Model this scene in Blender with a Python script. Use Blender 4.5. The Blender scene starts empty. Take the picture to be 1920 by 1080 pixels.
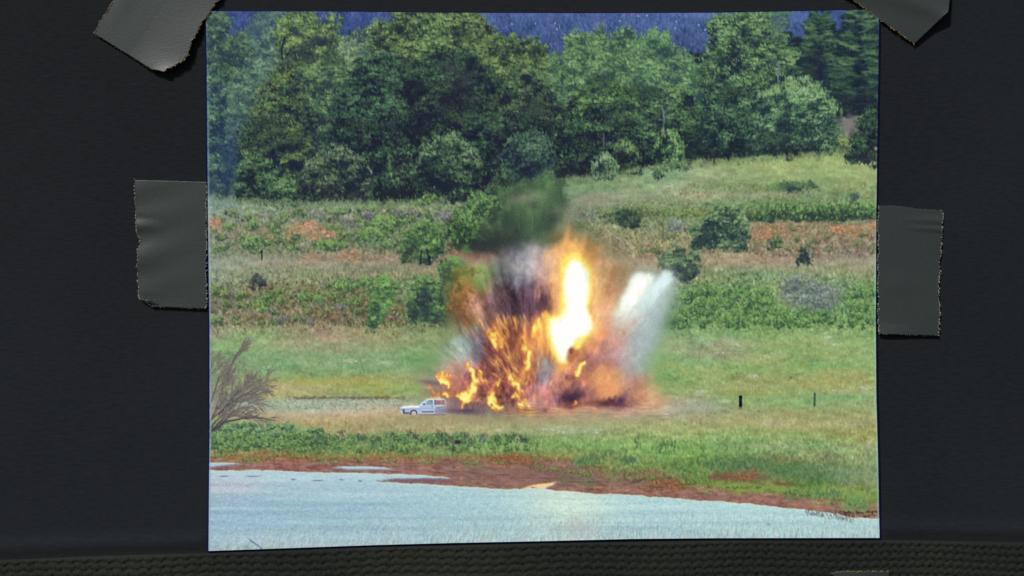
# A photographic print of a roadside blast, taped to a dark board above a knitted band.
# The print is a flat object lying on the board, so its picture is flat ink: vertex inks on a
# flat sheet of paper, cut along the outlines of what it shows (each printed motif is a part).
import bpy, math, time
import numpy as np

scene = bpy.context.scene
COL = scene.collection

# ---- camera, world, sun, exposure ---------------------------------------------------------
CAM_POSE = (-0.03691269, -0.01160745, -0.0069707, -0.02918236, 0.00138555, 0.42803226)
FPX = 2112.0                                     # focal length in 1920-wide pixels
def cam_rot():
    y, p, r = CAM_POSE[:3]
    Ry = np.array([[math.cos(y), 0, math.sin(y)], [0, 1, 0], [-math.sin(y), 0, math.cos(y)]])
    Rx = np.array([[1, 0, 0], [0, math.cos(p), -math.sin(p)], [0, math.sin(p), math.cos(p)]])
    Rz = np.array([[math.cos(r), -math.sin(r), 0], [math.sin(r), math.cos(r), 0], [0, 0, 1]])
    return Ry @ Rx @ Rz
RC = cam_rot()
TO_WORLD = np.array([[1, 0, 0], [0, 0, -1], [0, 1, 0]], float)      # board plane stands upright, facing -Y
from mathutils import Matrix
cam_data = bpy.data.cameras.new('camera'); cam = bpy.data.objects.new('camera', cam_data); COL.objects.link(cam)
M4 = np.eye(4); M4[:3, :3] = TO_WORLD @ RC; M4[:3, 3] = TO_WORLD @ np.array(CAM_POSE[3:])
cam.matrix_world = Matrix(M4.tolist())
cam_data.sensor_width = 36; cam_data.lens = FPX / 1920 * 36
cam_data.clip_start = 0.01; cam_data.clip_end = 50
scene.camera = cam

SUN_EL, SUN_AZ = math.radians(40), math.radians(-146)              # from the upper left, in front of the board
world = bpy.data.worlds.new('World'); scene.world = world; world.use_nodes = True
wn = world.node_tree.nodes; wl = world.node_tree.links; wn.clear()
sky = wn.new('ShaderNodeTexSky'); sky.sky_type = 'NISHITA'; sky.sun_disc = False
sky.sun_elevation = SUN_EL; sky.sun_rotation = SUN_AZ
bg = wn.new('ShaderNodeBackground'); bg.inputs['Strength'].default_value = 0.08
wo = wn.new('ShaderNodeOutputWorld'); wl.new(sky.outputs[0], bg.inputs[0]); wl.new(bg.outputs[0], wo.inputs[0])
sun_data = bpy.data.lights.new('sun', 'SUN'); sun_data.energy = 3.6; sun_data.angle = math.radians(4); sun_data.color = (1.0, 0.97, 0.93)
sun = bpy.data.objects.new('sun', sun_data); COL.objects.link(sun)
from mathutils import Vector
sdir = Vector((math.sin(SUN_AZ) * math.cos(SUN_EL), math.cos(SUN_AZ) * math.cos(SUN_EL), math.sin(SUN_EL)))
sun.rotation_euler = sdir.to_track_quat('Z', 'Y').to_euler(); sun.location = sdir * 2
scene.view_settings.view_transform = 'Standard'; scene.view_settings.look = 'None'
scene.view_settings.exposure = 0.30; scene.view_settings.gamma = 1.0; scene.view_settings.use_curve_mapping = False
K_LIGHT = np.array([1.19, 1.19, 1.20])              # light that reaches the upright board

# ---- helpers --------------------------------------------------------------------------------
def on_board(px, py, z=0.0):
    """board-plane point seen at frame position (px, py) of the 1920x1080 photograph, lifted z metres"""
    px = np.asarray(px, float); py = np.asarray(py, float)
    d = np.stack([(px - 960) / FPX, -(py - 540) / FPX, -np.ones_like(px)], -1) @ RC.T
    o = np.array(CAM_POSE[3:]); t = -o[2] / d[..., 2]
    p = o + d * t[..., None]; p[..., 2] = 0
    z = np.broadcast_to(np.asarray(z, float), px.shape)
    p[..., 2] = z
    return p @ TO_WORLD.T

def tag(o, label=None, cat=None, group=None, kind=None):
    for k, v in (('label', label), ('category', cat), ('group', group), ('kind', kind)):
        if v: o[k] = v
    return o

def mesh_obj(name, V, F, mat, parent=None, smooth=False, inks=None):
    """V (n,3) array, F (m,4) array of quads (a repeated last index makes a triangle)"""
    me = bpy.data.meshes.new(name); V = np.asarray(V, np.float32); F = np.asarray(F, np.int32)
    me.vertices.add(len(V)); me.vertices.foreach_set('co', V.ravel())
    m, k = F.shape
    me.loops.add(m * k); me.loops.foreach_set('vertex_index', F.ravel())
    me.polygons.add(m); me.polygons.foreach_set('loop_start', np.arange(0, m * k, k, dtype=np.int32))
    me.update(calc_edges=True)
    if smooth: me.polygons.foreach_set('use_smooth', np.ones(m, bool))
    if inks is not None:
        at_ = me.color_attributes.new('ink', 'FLOAT_COLOR', 'POINT')
        at_.data.foreach_set('color', np.concatenate([inks, np.ones((len(inks), 1))], 1).astype(np.float32).ravel())
    me.materials.append(mat)
    o = bpy.data.objects.new(name, me); COL.objects.link(o)
    if parent is not None: o.parent = parent
    return o

def lin(c):
    c = np.asarray(c, float) / 255
    return np.where(c <= .04045, c / 12.92, ((c + .055) / 1.055) ** 2.4)
# ---------------------------------------------------------------------------
# The picture printed on the photographic paper: flat ink, drawn stroke by stroke
# (display-referred colours 0..255; X,Y are measured across the print).
# ---------------------------------------------------------------------------
PX0, PY0, PW, PH = 380, 8, 1280, 1036
rng = np.random.default_rng(11)
CV = np.zeros((PH, PW, 3), np.float32)          # ink colours
IDS = np.zeros((PH, PW), np.int16)              # which printed motif owns each spot
MOTIFS = []                                     # (name, label, parent index or -1)
YY, XX = np.mgrid[0:PH, 0:PW].astype(np.float32)
XX += PX0
YY += PY0

def resize(g, h, w):
    ys = np.linspace(0, g.shape[0] - 1.001, h); xs = np.linspace(0, g.shape[1] - 1.001, w)
    y0 = ys.astype(int); x0 = xs.astype(int)
    fy = ys - y0; fx = xs - x0
    fy = (fy * fy * (3 - 2 * fy))[:, None]; fx = (fx * fx * (3 - 2 * fx))[None, :]
    a = g[y0][:, x0]; b = g[y0][:, x0 + 1]; c = g[y0 + 1][:, x0]; d = g[y0 + 1][:, x0 + 1]
    return ((a * (1 - fx) + b * fx) * (1 - fy) + (c * (1 - fx) + d * fx) * fy).astype(np.float32)

def noise(sx, sy=None, octs=3, h=PH, w=PW, r=None):
    """soft noise about 0, spread about 1; sx, sy = feature size"""
    r = r or rng
    sy = sy or sx
    out = np.zeros((h, w), np.float32); a = 1.0; tot = 0
    for o in range(octs):
        gh = max(3, int(h / max(1.2, sy / 2 ** o)) + 2); gw = max(3, int(w / max(1.2, sx / 2 ** o)) + 2)
        out += a * resize(r.standard_normal((gh, gw)).astype(np.float32), h, w); tot += a * a; a *= 0.6
    return out / (0.62 * math.sqrt(tot))

def blur(a, sx, sy=None):
    sy = sx if sy is None else sy
    for ax, s in ((0, sy), (1, sx)):
        if s < 0.25: continue
        n = max(1, int(3 * s)); k = np.exp(-0.5 * (np.arange(-n, n + 1) / s) ** 2); k /= k.sum()
        pad = [(0, 0)] * a.ndim; pad[ax] = (n, n)
        b = np.pad(a, pad, mode='edge'); m = a.shape[ax]
        out = np.zeros_like(a)
        for i, kv in enumerate(k):
            sl = [slice(None)] * a.ndim; sl[ax] = slice(i, i + m)
            out += kv * b[tuple(sl)]
        a = out.astype(np.float32)
    return a

def poly(pts, soft=0.8, rough=0, rs=5):
    """antialiased mask of a polygon; rough ruffles its edge"""
    pts = np.array(pts, np.float32)
    x = XX; y = YY
    m = 8 + rough * 3 + soft * 3
    bx0 = int(max(0, pts[:, 0].min() - PX0 - m)); bx1 = int(min(PW, pts[:, 0].max() - PX0 + m + 1))
    by0 = int(max(0, pts[:, 1].min() - PY0 - m)); by1 = int(min(PH, pts[:, 1].max() - PY0 + m + 1))
    M = np.zeros((PH, PW), np.float32)
    if bx1 <= bx0 or by1 <= by0: return M
    x = x[by0:by1, bx0:bx1]; y = y[by0:by1, bx0:bx1]
    if rough:
        x = x + rough * noise(rs, rs, 2, *x.shape); y = y + rough * noise(rs, rs, 2, *x.shape)
    ins = np.zeros(x.shape, bool); n = len(pts)
    for i in range(n):
        x1, y1 = pts[i]; x2, y2 = pts[(i + 1) % n]
        if y1 == y2: continue
        c = ((y1 > y) != (y2 > y)) & (x < (x2 - x1) * (y - y1) / (y2 - y1) + x1)
        ins ^= c
    M[by0:by1, bx0:bx1] = ins
    if soft: M[by0:by1, bx0:bx1] = blur(M[by0:by1, bx0:bx1], soft)
    return M

def ell(cx, cy, rx, ry, n=24):
    t = np.linspace(0, 2 * math.pi, n, endpoint=False)
    return np.stack([cx + rx * np.cos(t), cy + ry * np.sin(t)], 1)

def over(col, M):
    CV[:] += (np.asarray(col, np.float32) - CV) * M[..., None]

def motif(name, M, label=None, parent=-1):
    MOTIFS.append((name, label, parent))
    IDS[M > 0.5] = len(MOTIFS)
    return len(MOTIFS) - 1

def soft(x, y, rx, ry, ang, col, a=1.0, p=1.0):
    """one soft elliptical dab of ink"""
    c, s = math.cos(math.radians(ang)), math.sin(math.radians(ang))
    e = 2.6 * max(rx, ry)
    x0 = int(max(0, x - PX0 - e)); x1 = int(min(PW, x - PX0 + e)); y0 = int(max(0, y - PY0 - e)); y1 = int(min(PH, y - PY0 + e))
    if x1 <= x0 or y1 <= y0: return
    dx = XX[y0:y1, x0:x1] - x; dy = YY[y0:y1, x0:x1] - y
    q = ((dx * c + dy * s) / rx) ** 2 + ((-dx * s + dy * c) / ry) ** 2
    m = (a * np.exp(-q ** p))[..., None]
    CV[y0:y1, x0:x1] += (np.asarray(col, np.float32) - CV[y0:y1, x0:x1]) * m

# stroke stamps: elongated dabs by length, width and direction
_ST = {}
def stamp(L, Wd, ang):
    key = (round(L * 2), round(Wd * 3), int(round(ang / 11.25)) % 16)
    if key not in _ST:
        L, Wd, an = key[0] / 2, key[1] / 3, math.radians(key[2] * 11.25)
        n = int(math.ceil(L * 1.3 + Wd + 1)); g = np.arange(-n, n + 1, dtype=np.float32)
        gx, gy = np.meshgrid(g, g)
        u = gx * math.cos(an) + gy * math.sin(an); v = -gx * math.sin(an) + gy * math.cos(an)
        _ST[key] = (n, np.exp(-((u / max(L, .7)) ** 2 + (v / max(Wd, .6)) ** 2))[..., None].astype(np.float32))
    return _ST[key]

def strokes(xs, ys, L, Wd, ang, col, a):
    """many small strokes; every argument may be an array"""
    n = len(xs); f = lambda v: np.broadcast_to(np.asarray(v, np.float32), (n,))
    L, Wd, ang, a = f(L), f(Wd), f(ang), f(a); col = np.broadcast_to(np.asarray(col, np.float32), (n, 3))
    xi = np.round(np.asarray(xs) - PX0).astype(int); yi = np.round(np.asarray(ys) - PY0).astype(int)
    for i in range(n):
        r, k = stamp(L[i], Wd[i], ang[i])
        x, y = xi[i], yi[i]
        if x < r or y < r or x >= PW - r or y >= PH - r:
            if x < -r or y < -r or x >= PW + r or y >= PH + r: continue
            ax0, ay0 = max(0, x - r), max(0, y - r); ax1, ay1 = min(PW, x + r + 1), min(PH, y + r + 1)
            k = k[ay0 - y + r:ay1 - y + r, ax0 - x + r:ax1 - x + r]
            w = CV[ay0:ay1, ax0:ax1]
        else:
            w = CV[y - r:y + r + 1, x - r:x + r + 1]
        w += (col[i] - w) * (k * a[i])

def at(xs, ys):
    return CV[np.clip((ys - PY0).astype(int), 0, PH - 1), np.clip((xs - PX0).astype(int), 0, PW - 1)]

# ---- lie of the land: measured tones ---------------------------------------
ROWS = [
 (300, [(390,(60,75,80)),(1050,(75,105,80)),(1300,(104,134,92)),(1450,(118,148,100)),(1640,(118,143,98))]),
 (330, [(390,(60,80,85)),(1050,(70,105,80)),(1120,(88,126,92)),(1250,(95,138,108)),(1450,(116,148,104)),(1640,(124,150,104))]),
 (347, [(390,(70,95,100)),(1050,(88,125,88)),(1100,(92,130,98)),(1250,(112,142,112)),(1450,(84,122,84)),(1640,(96,135,92))]),
 (366, [(390,(100,122,118)),(520,(95,120,90)),(1060,(104,125,92)),(1100,(114,128,98)),(1300,(132,142,104)),(1450,(108,124,90)),(1640,(112,134,86))]),
 (382, [(390,(110,136,118)),(500,(110,132,95)),(600,(105,128,98)),(700,(104,132,86)),(800,(110,128,90)),(1080,(116,126,102)),(1200,(110,128,85)),(1300,(118,134,92)),(1450,(85,115,70)),(1640,(95,130,75))]),
 (402, [(390,(112,127,104)),(550,(102,114,92)),(650,(104,112,96)),(750,(95,112,76)),(1100,(106,116,90)),(1200,(92,110,78)),(1300,(98,118,80)),(1450,(66,94,66)),(1640,(66,94,64))]),
 (425, [(390,(116,116,94)),(550,(112,116,84)),(650,(108,112,88)),(750,(85,106,70)),(1100,(120,122,88)),(1250,(112,122,82)),(1420,(128,114,82)),(1640,(128,116,84))]),
 (450, [(390,(102,112,88)),(550,(98,112,78)),(700,(88,110,74)),(1100,(124,122,86)),(1250,(116,124,84)),(1450,(122,112,84)),(1640,(120,112,84))]),
 (474, [(390,(98,115,88)),(500,(104,112,82)),(650,(112,110,82)),(750,(108,102,76)),(870,(100,80,62)),(1100,(118,114,84)),(1250,(124,116,86)),(1450,(118,114,84)),(1640,(122,112,92))]),
 (490, [(390,(126,132,114)),(500,(136,134,112)),(650,(134,126,100)),(800,(124,118,92)),(1150,(150,135,106)),(1300,(140,128,100)),(1450,(144,130,104)),(1640,(132,130,104))]),
 (512, [(390,(112,128,100)),(550,(122,126,92)),(700,(116,118,86)),(1150,(140,126,86)),(1300,(104,120,80)),(1450,(110,130,90)),(1640,(112,130,86))]),
 (540, [(390,(94,106,78)),(550,(102,110,70)),(700,(95,114,74)),(1300,(95,120,76)),(1450,(100,126,76)),(1550,(104,116,96)),(1640,(100,126,72))]),
 (570, [(390,(100,96,76)),(550,(94,98,64)),(700,(90,100,64)),(1250,(76,110,72)),(1400,(82,122,66)),(1500,(90,120,80)),(1640,(90,120,74))]),
 (600, [(390,(112,106,80)),(500,(104,100,70)),(650,(102,94,70)),(750,(92,106,66)),(1250,(78,115,66)),(1400,(78,120,62)),(1550,(86,124,70)),(1640,(86,125,74))]),
 (625, [(390,(126,126,98)),(500,(114,136,86)),(600,(138,124,96)),(700,(116,122,78)),(800,(112,126,82)),(1250,(114,144,94)),(1400,(110,144,86)),(1640,(120,150,92))]),
 (645, [(390,(106,148,90)),(500,(124,144,94)),(600,(146,136,102)),(700,(132,136,95)),(800,(120,140,90)),(1250,(126,146,100)),(1350,(132,140,102)),(1450,(120,144,86)),(1640,(124,150,90))]),
 (665, [(390,(102,144,90)),(550,(106,140,94)),(700,(110,140,92)),(800,(106,144,88)),(1250,(106,146,90)),(1350,(136,138,104)),(1450,(116,144,86)),(1640,(122,148,90))]),
 (690, [(390,(104,140,92)),(550,(98,138,92)),(700,(100,140,92)),(800,(114,140,95)),(1250,(102,150,92)),(1400,(114,144,82)),(1640,(120,148,86))]),
 (710, [(390,(112,130,90)),(550,(140,146,88)),(700,(144,146,84)),(780,(130,140,86)),(1250,(114,145,82)),(1400,(130,140,84)),(1640,(132,144,82))]),
 (730, [(390,(128,126,104)),(550,(146,142,92)),(700,(132,146,80)),(780,(122,146,80)),(1250,(120,145,84)),(1400,(136,144,86)),(1640,(146,146,86))]),
 (743, [(390,(120,125,100)),(500,(140,148,90)),(550,(138,146,96)),(700,(125,138,98)),(780,(130,145,96)),(1250,(130,140,92)),(1400,(110,146,88)),(1550,(100,148,92)),(1640,(116,150,96))]),
 (752, [(390,(120,125,108)),(480,(140,152,126)),(550,(150,165,144)),(700,(150,162,138)),(750,(155,158,128)),(1250,(150,142,112)),(1330,(140,148,112)),(1400,(118,142,86)),(1550,(112,146,90)),(1640,(124,146,92))]),
 (763, [(390,(125,122,106)),(480,(142,150,126)),(550,(150,162,138)),(650,(156,160,130)),(750,(158,154,122)),(1100,(172,150,120)),(1250,(158,152,130)),(1330,(140,146,112)),(1400,(128,142,90)),(1640,(128,144,90))]),
 (774, [(390,(142,135,112)),(480,(160,146,115)),(550,(166,151,117)),(750,(166,150,116)),(900,(140,125,100)),(1100,(160,142,112)),(1250,(146,144,112)),(1400,(136,140,92)),(1640,(136,144,86))]),
 (790, [(390,(138,140,92)),(550,(154,142,94)),(700,(152,142,98)),(850,(146,140,96)),(1000,(142,140,94)),(1250,(136,145,92)),(1400,(140,140,92)),(1640,(136,140,92))]),
 (806, [(390,(110,140,92)),(500,(120,140,92)),(600,(140,136,88)),(700,(142,136,90)),(850,(144,140,95)),(1050,(136,148,104)),(1250,(134,144,86)),(1450,(132,142,84)),(1640,(136,140,78))]),
 (820, [(390,(104,140,98)),(500,(100,142,92)),(600,(86,114,66)),(700,(90,116,74)),(850,(102,126,80)),(950,(115,130,77)),(1100,(114,138,82)),(1300,(110,148,82)),(1450,(120,145,82)),(1640,(136,140,78))]),
 (838, [(390,(88,110,68)),(500,(86,115,70)),(650,(94,120,66)),(850,(92,125,70)),(1050,(108,143,80)),(1250,(96,144,76)),(1400,(86,124,74)),(1500,(110,144,86)),(1640,(138,140,94))]),
 (851, [(390,(122,112,68)),(550,(126,120,70)),(700,(114,114,62)),(850,(110,120,70)),(1000,(118,120,68)),(1150,(122,140,80)),(1300,(106,143,72)),(1450,(98,126,74)),(1640,(126,140,90))]),
 (864, [(390,(132,84,68)),(550,(128,76,60)),(700,(128,82,60)),(850,(128,88,60)),(950,(128,82,48)),(1050,(130,118,66)),(1150,(116,138,76)),(1300,(92,130,70)),(1450,(106,104,66)),(1640,(116,140,90))]),
 (880, [(390,(120,62,62)),(550,(116,62,60)),(800,(116,72,74)),(950,(122,78,76)),(1050,(126,90,74)),(1150,(116,126,74)),(1300,(86,128,70)),(1400,(114,88,62)),(1500,(98,126,78)),(1640,(106,135,86))]),
 (900, [(390,(120,66,66)),(1050,(124,86,72)),(1150,(110,100,74)),(1250,(132,88,58)),(1300,(100,125,66)),(1400,(104,100,62)),(1500,(98,120,70)),(1640,(114,130,84))]),
 (914, [(390,(120,66,66)),(1050,(130,82,66)),(1200,(130,78,56)),(1300,(118,118,62)),(1360,(122,150,68)),(1500,(112,130,64)),(1640,(110,130,70))]),
 (930, [(390,(120,66,66)),(1300,(126,78,62)),(1400,(128,84,68)),(1480,(122,110,62)),(1560,(110,130,70)),(1640,(118,145,76))]),
 (948, [(390,(128,72,62)),(1500,(128,74,60)),(1560,(126,90,62)),(1600,(110,122,72)),(1640,(120,108,64))]),
 (970, [(390,(120,62,52)),(1640,(122,66,52))]),
 (1044, [(390,(120,62,52)),(1640,(122,66,52))]),
]
def base_tones():
    gy = np.arange(300, 1044)
    cols = np.array([[[np.interp(x, [p[0] for p in r], [p[1][c] for p in r]) for c in range(3)] for x in range(PX0, PX0 + PW, 10)] for _, r in ROWS])
    ys = [r[0] for r in ROWS]
    out = np.zeros((PH, cols.shape[1], 3), np.float32)
    yy = np.arange(PH) + PY0
    for j in range(cols.shape[1]):
        for c in range(3): out[:, j, c] = np.interp(yy, ys, cols[:, j, c])
    xs = np.arange(PW) / 10; x0 = np.minimum(xs.astype(int), cols.shape[1] - 2); f = (xs - x0)[None, :, None]
    big = out[:, x0] * (1 - f) + out[:, x0 + 1] * f
    wob = (noise(90, 16, 2) * 3.0)
    yi = np.clip(YY - PY0 + wob, 0, PH - 1).astype(int)
    big = big[yi, np.arange(PW)[None, :]]
    gr = np.clip(big[..., 1] - big[..., 0] - 20, 0, None); big[..., 0] += .42 * gr
    mud = (np.interp(YY, [856, 866, 1044], [0, .78, .78]) * np.clip((big[..., 0] - big[..., 1]) / 25, 0, 1))[..., None]; big = big + (np.array([138, 105, 92]) - big) * mud
    wm_ = (np.clip((365 - YY) / 12, 0, 1) * np.clip((XX - 1050) / 40, 0, 1))[..., None]; big = big + wm_ * np.array([9, 1, -9])
    return blur(big, 3, 1.5) * 1.04 + np.array([6, 5, 11], np.float32) * (np.interp(YY, [840, 870], [1, .6])[..., None]).astype(np.float32)

CV[:] = base_tones()
motif('printed_meadow', np.ones((PH, PW), np.float32), 'printed grassy meadow and terraced bank')

# ground texture: wide soft mottling, then fine dry/green flecks
m1 = noise(70, 14, 3)[..., None]; m2 = noise(16, 7, 2)[..., None]; m3 = noise(3.2, 4.5, 2)[..., None]
CV += m1 * np.array([4.2, 1.6, 1.8]) + m2 * np.array([4, 5, 3.5])
rough_zone = np.interp(YY, [360, 395, 470, 485, 505, 520, 610, 640, 780, 805, 850, 880, 1044], [3, 8, 9, 5, 6, 10, 10, 4.0, 4.0, 6, 8, 6, 4])[..., None]
CV += m3 * rough_zone * np.array([1, 1, .85])

def grass(n, x0, x1, y0, y1, Lr=(1.5, 3.5), ang=(70, 110), dv=16, a=.55, tint=None, Wd=.9):
    xs = rng.uniform(x0, x1, n); ys = np.sort(rng.uniform(y0, y1, n))
    c = at(xs, ys) + rng.normal(0, 1, (n, 1)) * dv + rng.normal(0, 1, (n, 3)) * dv * .3
    if tint is not None: c = c + (np.asarray(tint) - c) * rng.uniform(0, 1, (n, 1)) ** 2
    strokes(xs, ys, rng.uniform(*Lr, n), Wd, rng.uniform(*ang, n), c, a)

grass(5200, 388, 1652, 478, 520, (1.5, 3.5), dv=11)
grass(7000, 388, 1652, 615, 760, (1.5, 3.5), dv=9)
grass(5000, 388, 1652, 765, 815, (2, 4.5), dv=8)
grass(1600, 1050, 1652, 290, 360, (1.5, 3), dv=9)
# scrubby banks: darker and redder flecks
def scrub(n, x0, x1, y0, y1, dark=.62, light=1.22, s=(1.6, 3.2)):
    xs = rng.uniform(x0, x1, n); ys = np.sort(rng.uniform(y0, y1, n)); c = at(xs, ys)
    k = rng.uniform(0, 1, (n, 1))
    k = np.where(k < .45, rng.uniform(dark, 1, (n, 1)), rng.uniform(1, light, (n, 1)))
    c = c * k * rng.normal(1, .05, (n, 3))
    strokes(xs, ys, rng.uniform(*s, n), rng.uniform(.9, 1.6, n), rng.uniform(30, 150, n), c, .7)
scrub(5200, 388, 870, 388, 475)
scrub(5200, 1050, 1652, 388, 480)
scrub(6500, 388, 860, 525, 612, .5, 1.3)
scrub(5200, 1200, 1652, 520, 612, .6, 1.3)
scrub(1500, 1250, 1652, 345, 385, .7, 1.15)
scrub(3000, 1250, 1652, 820, 905, .75, 1.15, (2, 4))

# hedge, brush patches and green puffs on the banks -------------------------------------
def tuft(x, y, rx, ry, cl, cm, cd, n=None, flat=.0, lean=90, spread=45, L=(1.6, 3.4), bg=True, W=(.9, 1.5)):
    """a bush drawn as leaf strokes: dark body, lighter towards the top left"""
    n = n or int(rx * ry * .55)
    if bg:
        over(cd, poly(ell(x, y + ry * .12, rx * .92, ry * .88), 1.2, min(rx, ry) * .13, max(5, rx * .3)) * .8)
    t = rng.uniform(0, 2 * math.pi, n); r = np.sqrt(rng.uniform(0, 1, n)); u = r * np.cos(t); v = r * np.sin(t)
    cl_ = noise(6, 6, 2, 64, 64)
    xs = x + u * rx * (1 + .12 * np.sin(t * 5 + x)); ys = y + v * ry * (1 + .12 * np.cos(t * 4 + y))
    cu = cl_[((v + 1) * 31).astype(int), ((u + 1) * 31).astype(int)]
    lit = np.clip(.42 - .55 * v - .12 * u + .28 * cu + rng.normal(0, .24, n), 0, 1)[:, None]
    o = np.argsort(lit[:, 0] + rng.normal(0, .35, n))
    cl, cm, cd = map(lambda q: np.asarray(q, np.float32), (cl, cm, cd))
    c = np.where(lit < .5, cd + (cm - cd) * lit * 2, cm + (cl - cm) * (lit * 2 - 1)) * rng.normal(1, .07, (n, 1))
    strokes(xs[o], ys[o], rng.uniform(*L, n), rng.uniform(*W, n), rng.normal(lean, spread, n), c[o], .85)

G_L, G_M, G_D = (128, 158, 96), (74, 112, 66), (30, 48, 46)
for x in range(1410, 1650, 9):                                     # hedge on the right bank
    tuft(x, 397 + rng.uniform(-4, 4), 11, 15 + rng.uniform(-2, 3), (122, 150, 92), (72, 104, 66), (38, 56, 52))
for x in range(1130, 1420, 16):
    tuft(x, 398 + rng.uniform(-5, 5), 10, 9, (128, 146, 92), (92, 116, 74), (58, 76, 58), bg=False)
for _ in range(85):                                                # brush of the left bank
    x = rng.uniform(395, 840); y = rng.uniform(392, 470)
    tuft(x, y, rng.uniform(6, 14), rng.uniform(4, 9), (124, 146, 96), (88, 112, 72), (48, 64, 54), bg=False)
for _ in range(120):
    x = rng.uniform(395, 850); y = rng.uniform(528, 605)
    k = rng.uniform(0, 1)
    if k < .5: tuft(x, y, rng.uniform(6, 13), rng.uniform(5, 9), (122, 146, 84), (88, 110, 66), (50, 64, 50), bg=False)
    elif k < .8: tuft(x, y, rng.uniform(5, 12), rng.uniform(4, 8), (140, 124, 94), (110, 98, 70), (70, 66, 54), bg=False)
    else: tuft(x, y, rng.uniform(5, 12), rng.uniform(4, 9), (128, 128, 122), (98, 100, 96), (62, 66, 68), bg=False)
for _ in range(150):                                               # green brush of the right bank
    x = rng.uniform(1230, 1648); y = 572 + rng.uniform(-32, 38) + (x - 1440) * -.01
    if 1440 < x < 1575 and y < 575: continue
    tuft(x, y, rng.uniform(7, 15), rng.uniform(6, 11), (124, 160, 94), (84, 124, 72), (44, 70, 56), bg=False)
for _ in range(40):
    tuft(rng.uniform(1090, 1640), rng.uniform(428, 470), rng.uniform(5, 12), rng.uniform(4, 8), (128, 134, 92), (98, 110, 78), (62, 72, 58), bg=False)

# bare red earth -------------------------------------------------------------------------
def earth(pts, col=(178, 118, 86), a=.85, r=2.5, n=0):
    M = poly(pts, 1.0, r, 6)
    M = M * np.clip(.80 + .30 * noise(6, 4, 2), 0, 1)
    over(np.asarray(col) * .93 + np.array([0, 10, 16]) + (noise(4, 3, 2)[..., None] * np.array([15, 13, 11])), blur(M, .8) * a)
    ys_, xs_ = np.nonzero(M > .3); k = rng.integers(0, len(xs_), int(len(xs_) / 22))
    strokes(xs_[k] + PX0, ys_[k] + PY0, rng.uniform(1, 2.2, len(k)), .9, rng.uniform(0, 180, len(k)), np.array([112, 112, 78]) * rng.normal(1, .15, (len(k), 1)), .55)
    return (M > .35).astype(np.float32)
E1 = earth([(530, 438), (545, 424), (572, 414), (592, 414), (590, 424), (606, 426), (634, 434), (636, 444), (600, 448), (584, 452), (572, 440), (556, 438), (540, 452)], (192, 128, 94))
motif('printed_earth_bank', E1, 'printed bare orange earth on the left bank')
E2 = earth([(392, 408), (404, 410), (420, 420), (408, 430), (392, 428)], (200, 122, 96), .95)
motif('printed_earth_bank', E2, 'printed orange earth at the left edge of the bank')
earth([(484, 432), (500, 431), (512, 442), (516, 450), (508, 448), (496, 440)], (168, 118, 86), .7)
earth([(562, 478), (585, 474), (604, 476), (602, 486), (565, 487)], (176, 120, 90), .7)
earth([(612, 480), (640, 480), (645, 474), (672, 472), (678, 482), (655, 486), (615, 486)], (186, 124, 88), .75)
earth([(700, 482), (760, 484), (765, 492), (720, 490), (695, 488)], (164, 120, 90), .7)
E3 = earth([(1404, 434), (1430, 424), (1445, 420), (1475, 422), (1478, 430), (1456, 438), (1446, 450), (1424, 452), (1410, 458), (1400, 446)], (182, 120, 86), .8)
motif('printed_earth_bank', E3, 'printed orange earth under the hedge')
E4 = earth([(1552, 424), (1575, 420), (1600, 424), (1625, 422), (1644, 414), (1644, 432), (1620, 434), (1606, 446), (1588, 440), (1560, 430)], (190, 124, 86), .8)
motif('printed_earth_bank', E4, 'printed orange earth by the right edge')
earth([(1490, 482), (1494, 472), (1502, 468), (1500, 480), (1496, 490)], (176, 120, 90), .7)
earth([(1385, 486), (1400, 480), (1440, 486), (1470, 490), (1400, 492)], (160, 122, 92), .5)
earth([(1184, 486), (1194, 480), (1206, 478), (1200, 488)], (176, 120, 92), .6)

# blue-black mountain beyond the trees ----------------------------------------------------
hill = poly([(380, 0), (1660, 0), (1660, 130), (1300, 150), (1000, 160), (380, 190)], 0)
hx = np.interp(XX, [390, 640, 720, 930, 1000, 1250, 1400, 1600], [0, -.3, -.1, .3, .55, .8, .7, .2])
hc = np.stack([52 + 20 * hx + (YY < 30) * 5, 75 + 23 * hx, 130 + 22 * hx], -1) + noise(26, 20, 3)[..., None] * np.array([5, 5, 7]) + noise(2.5, 5, 2)[..., None] * np.array([4, 4.5, 5])
hc *= np.interp(YY, [20, 60, 110], [1.08, 1.0, .86])[..., None]; hc += (hc.mean(-1, keepdims=True) - hc) * .12
over(hc, hill)
motif('printed_mountain', hill, 'printed dark blue mountainside at the top')
n = 420
xs = rng.uniform(930, 1330, n); ys = rng.uniform(26, 105, n)
strokes(xs, ys, rng.uniform(1.5, 4, n), .8, rng.normal(85, 18, n), np.stack([rng.uniform(80, 150, n), rng.uniform(95, 160, n), rng.uniform(150, 200, n)], 1), rng.uniform(.15, .6, n))
strokes(xs[::2] + 5, ys[::2], rng.uniform(2, 7, n // 2), .8, rng.normal(60, 15, n // 2), (38, 46, 100), .45)
for x, y in ((1268, 41), (1231, 51), (1266, 53), (1162, 39), (1213, 29), (1197, 30), (1041, 44), (1044, 55), (1322, 56), (1004, 44), (1310, 47), (960, 45)):
    strokes([x], [y], 2.2, 1.2, 80, (190, 200, 214), .75)

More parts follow.
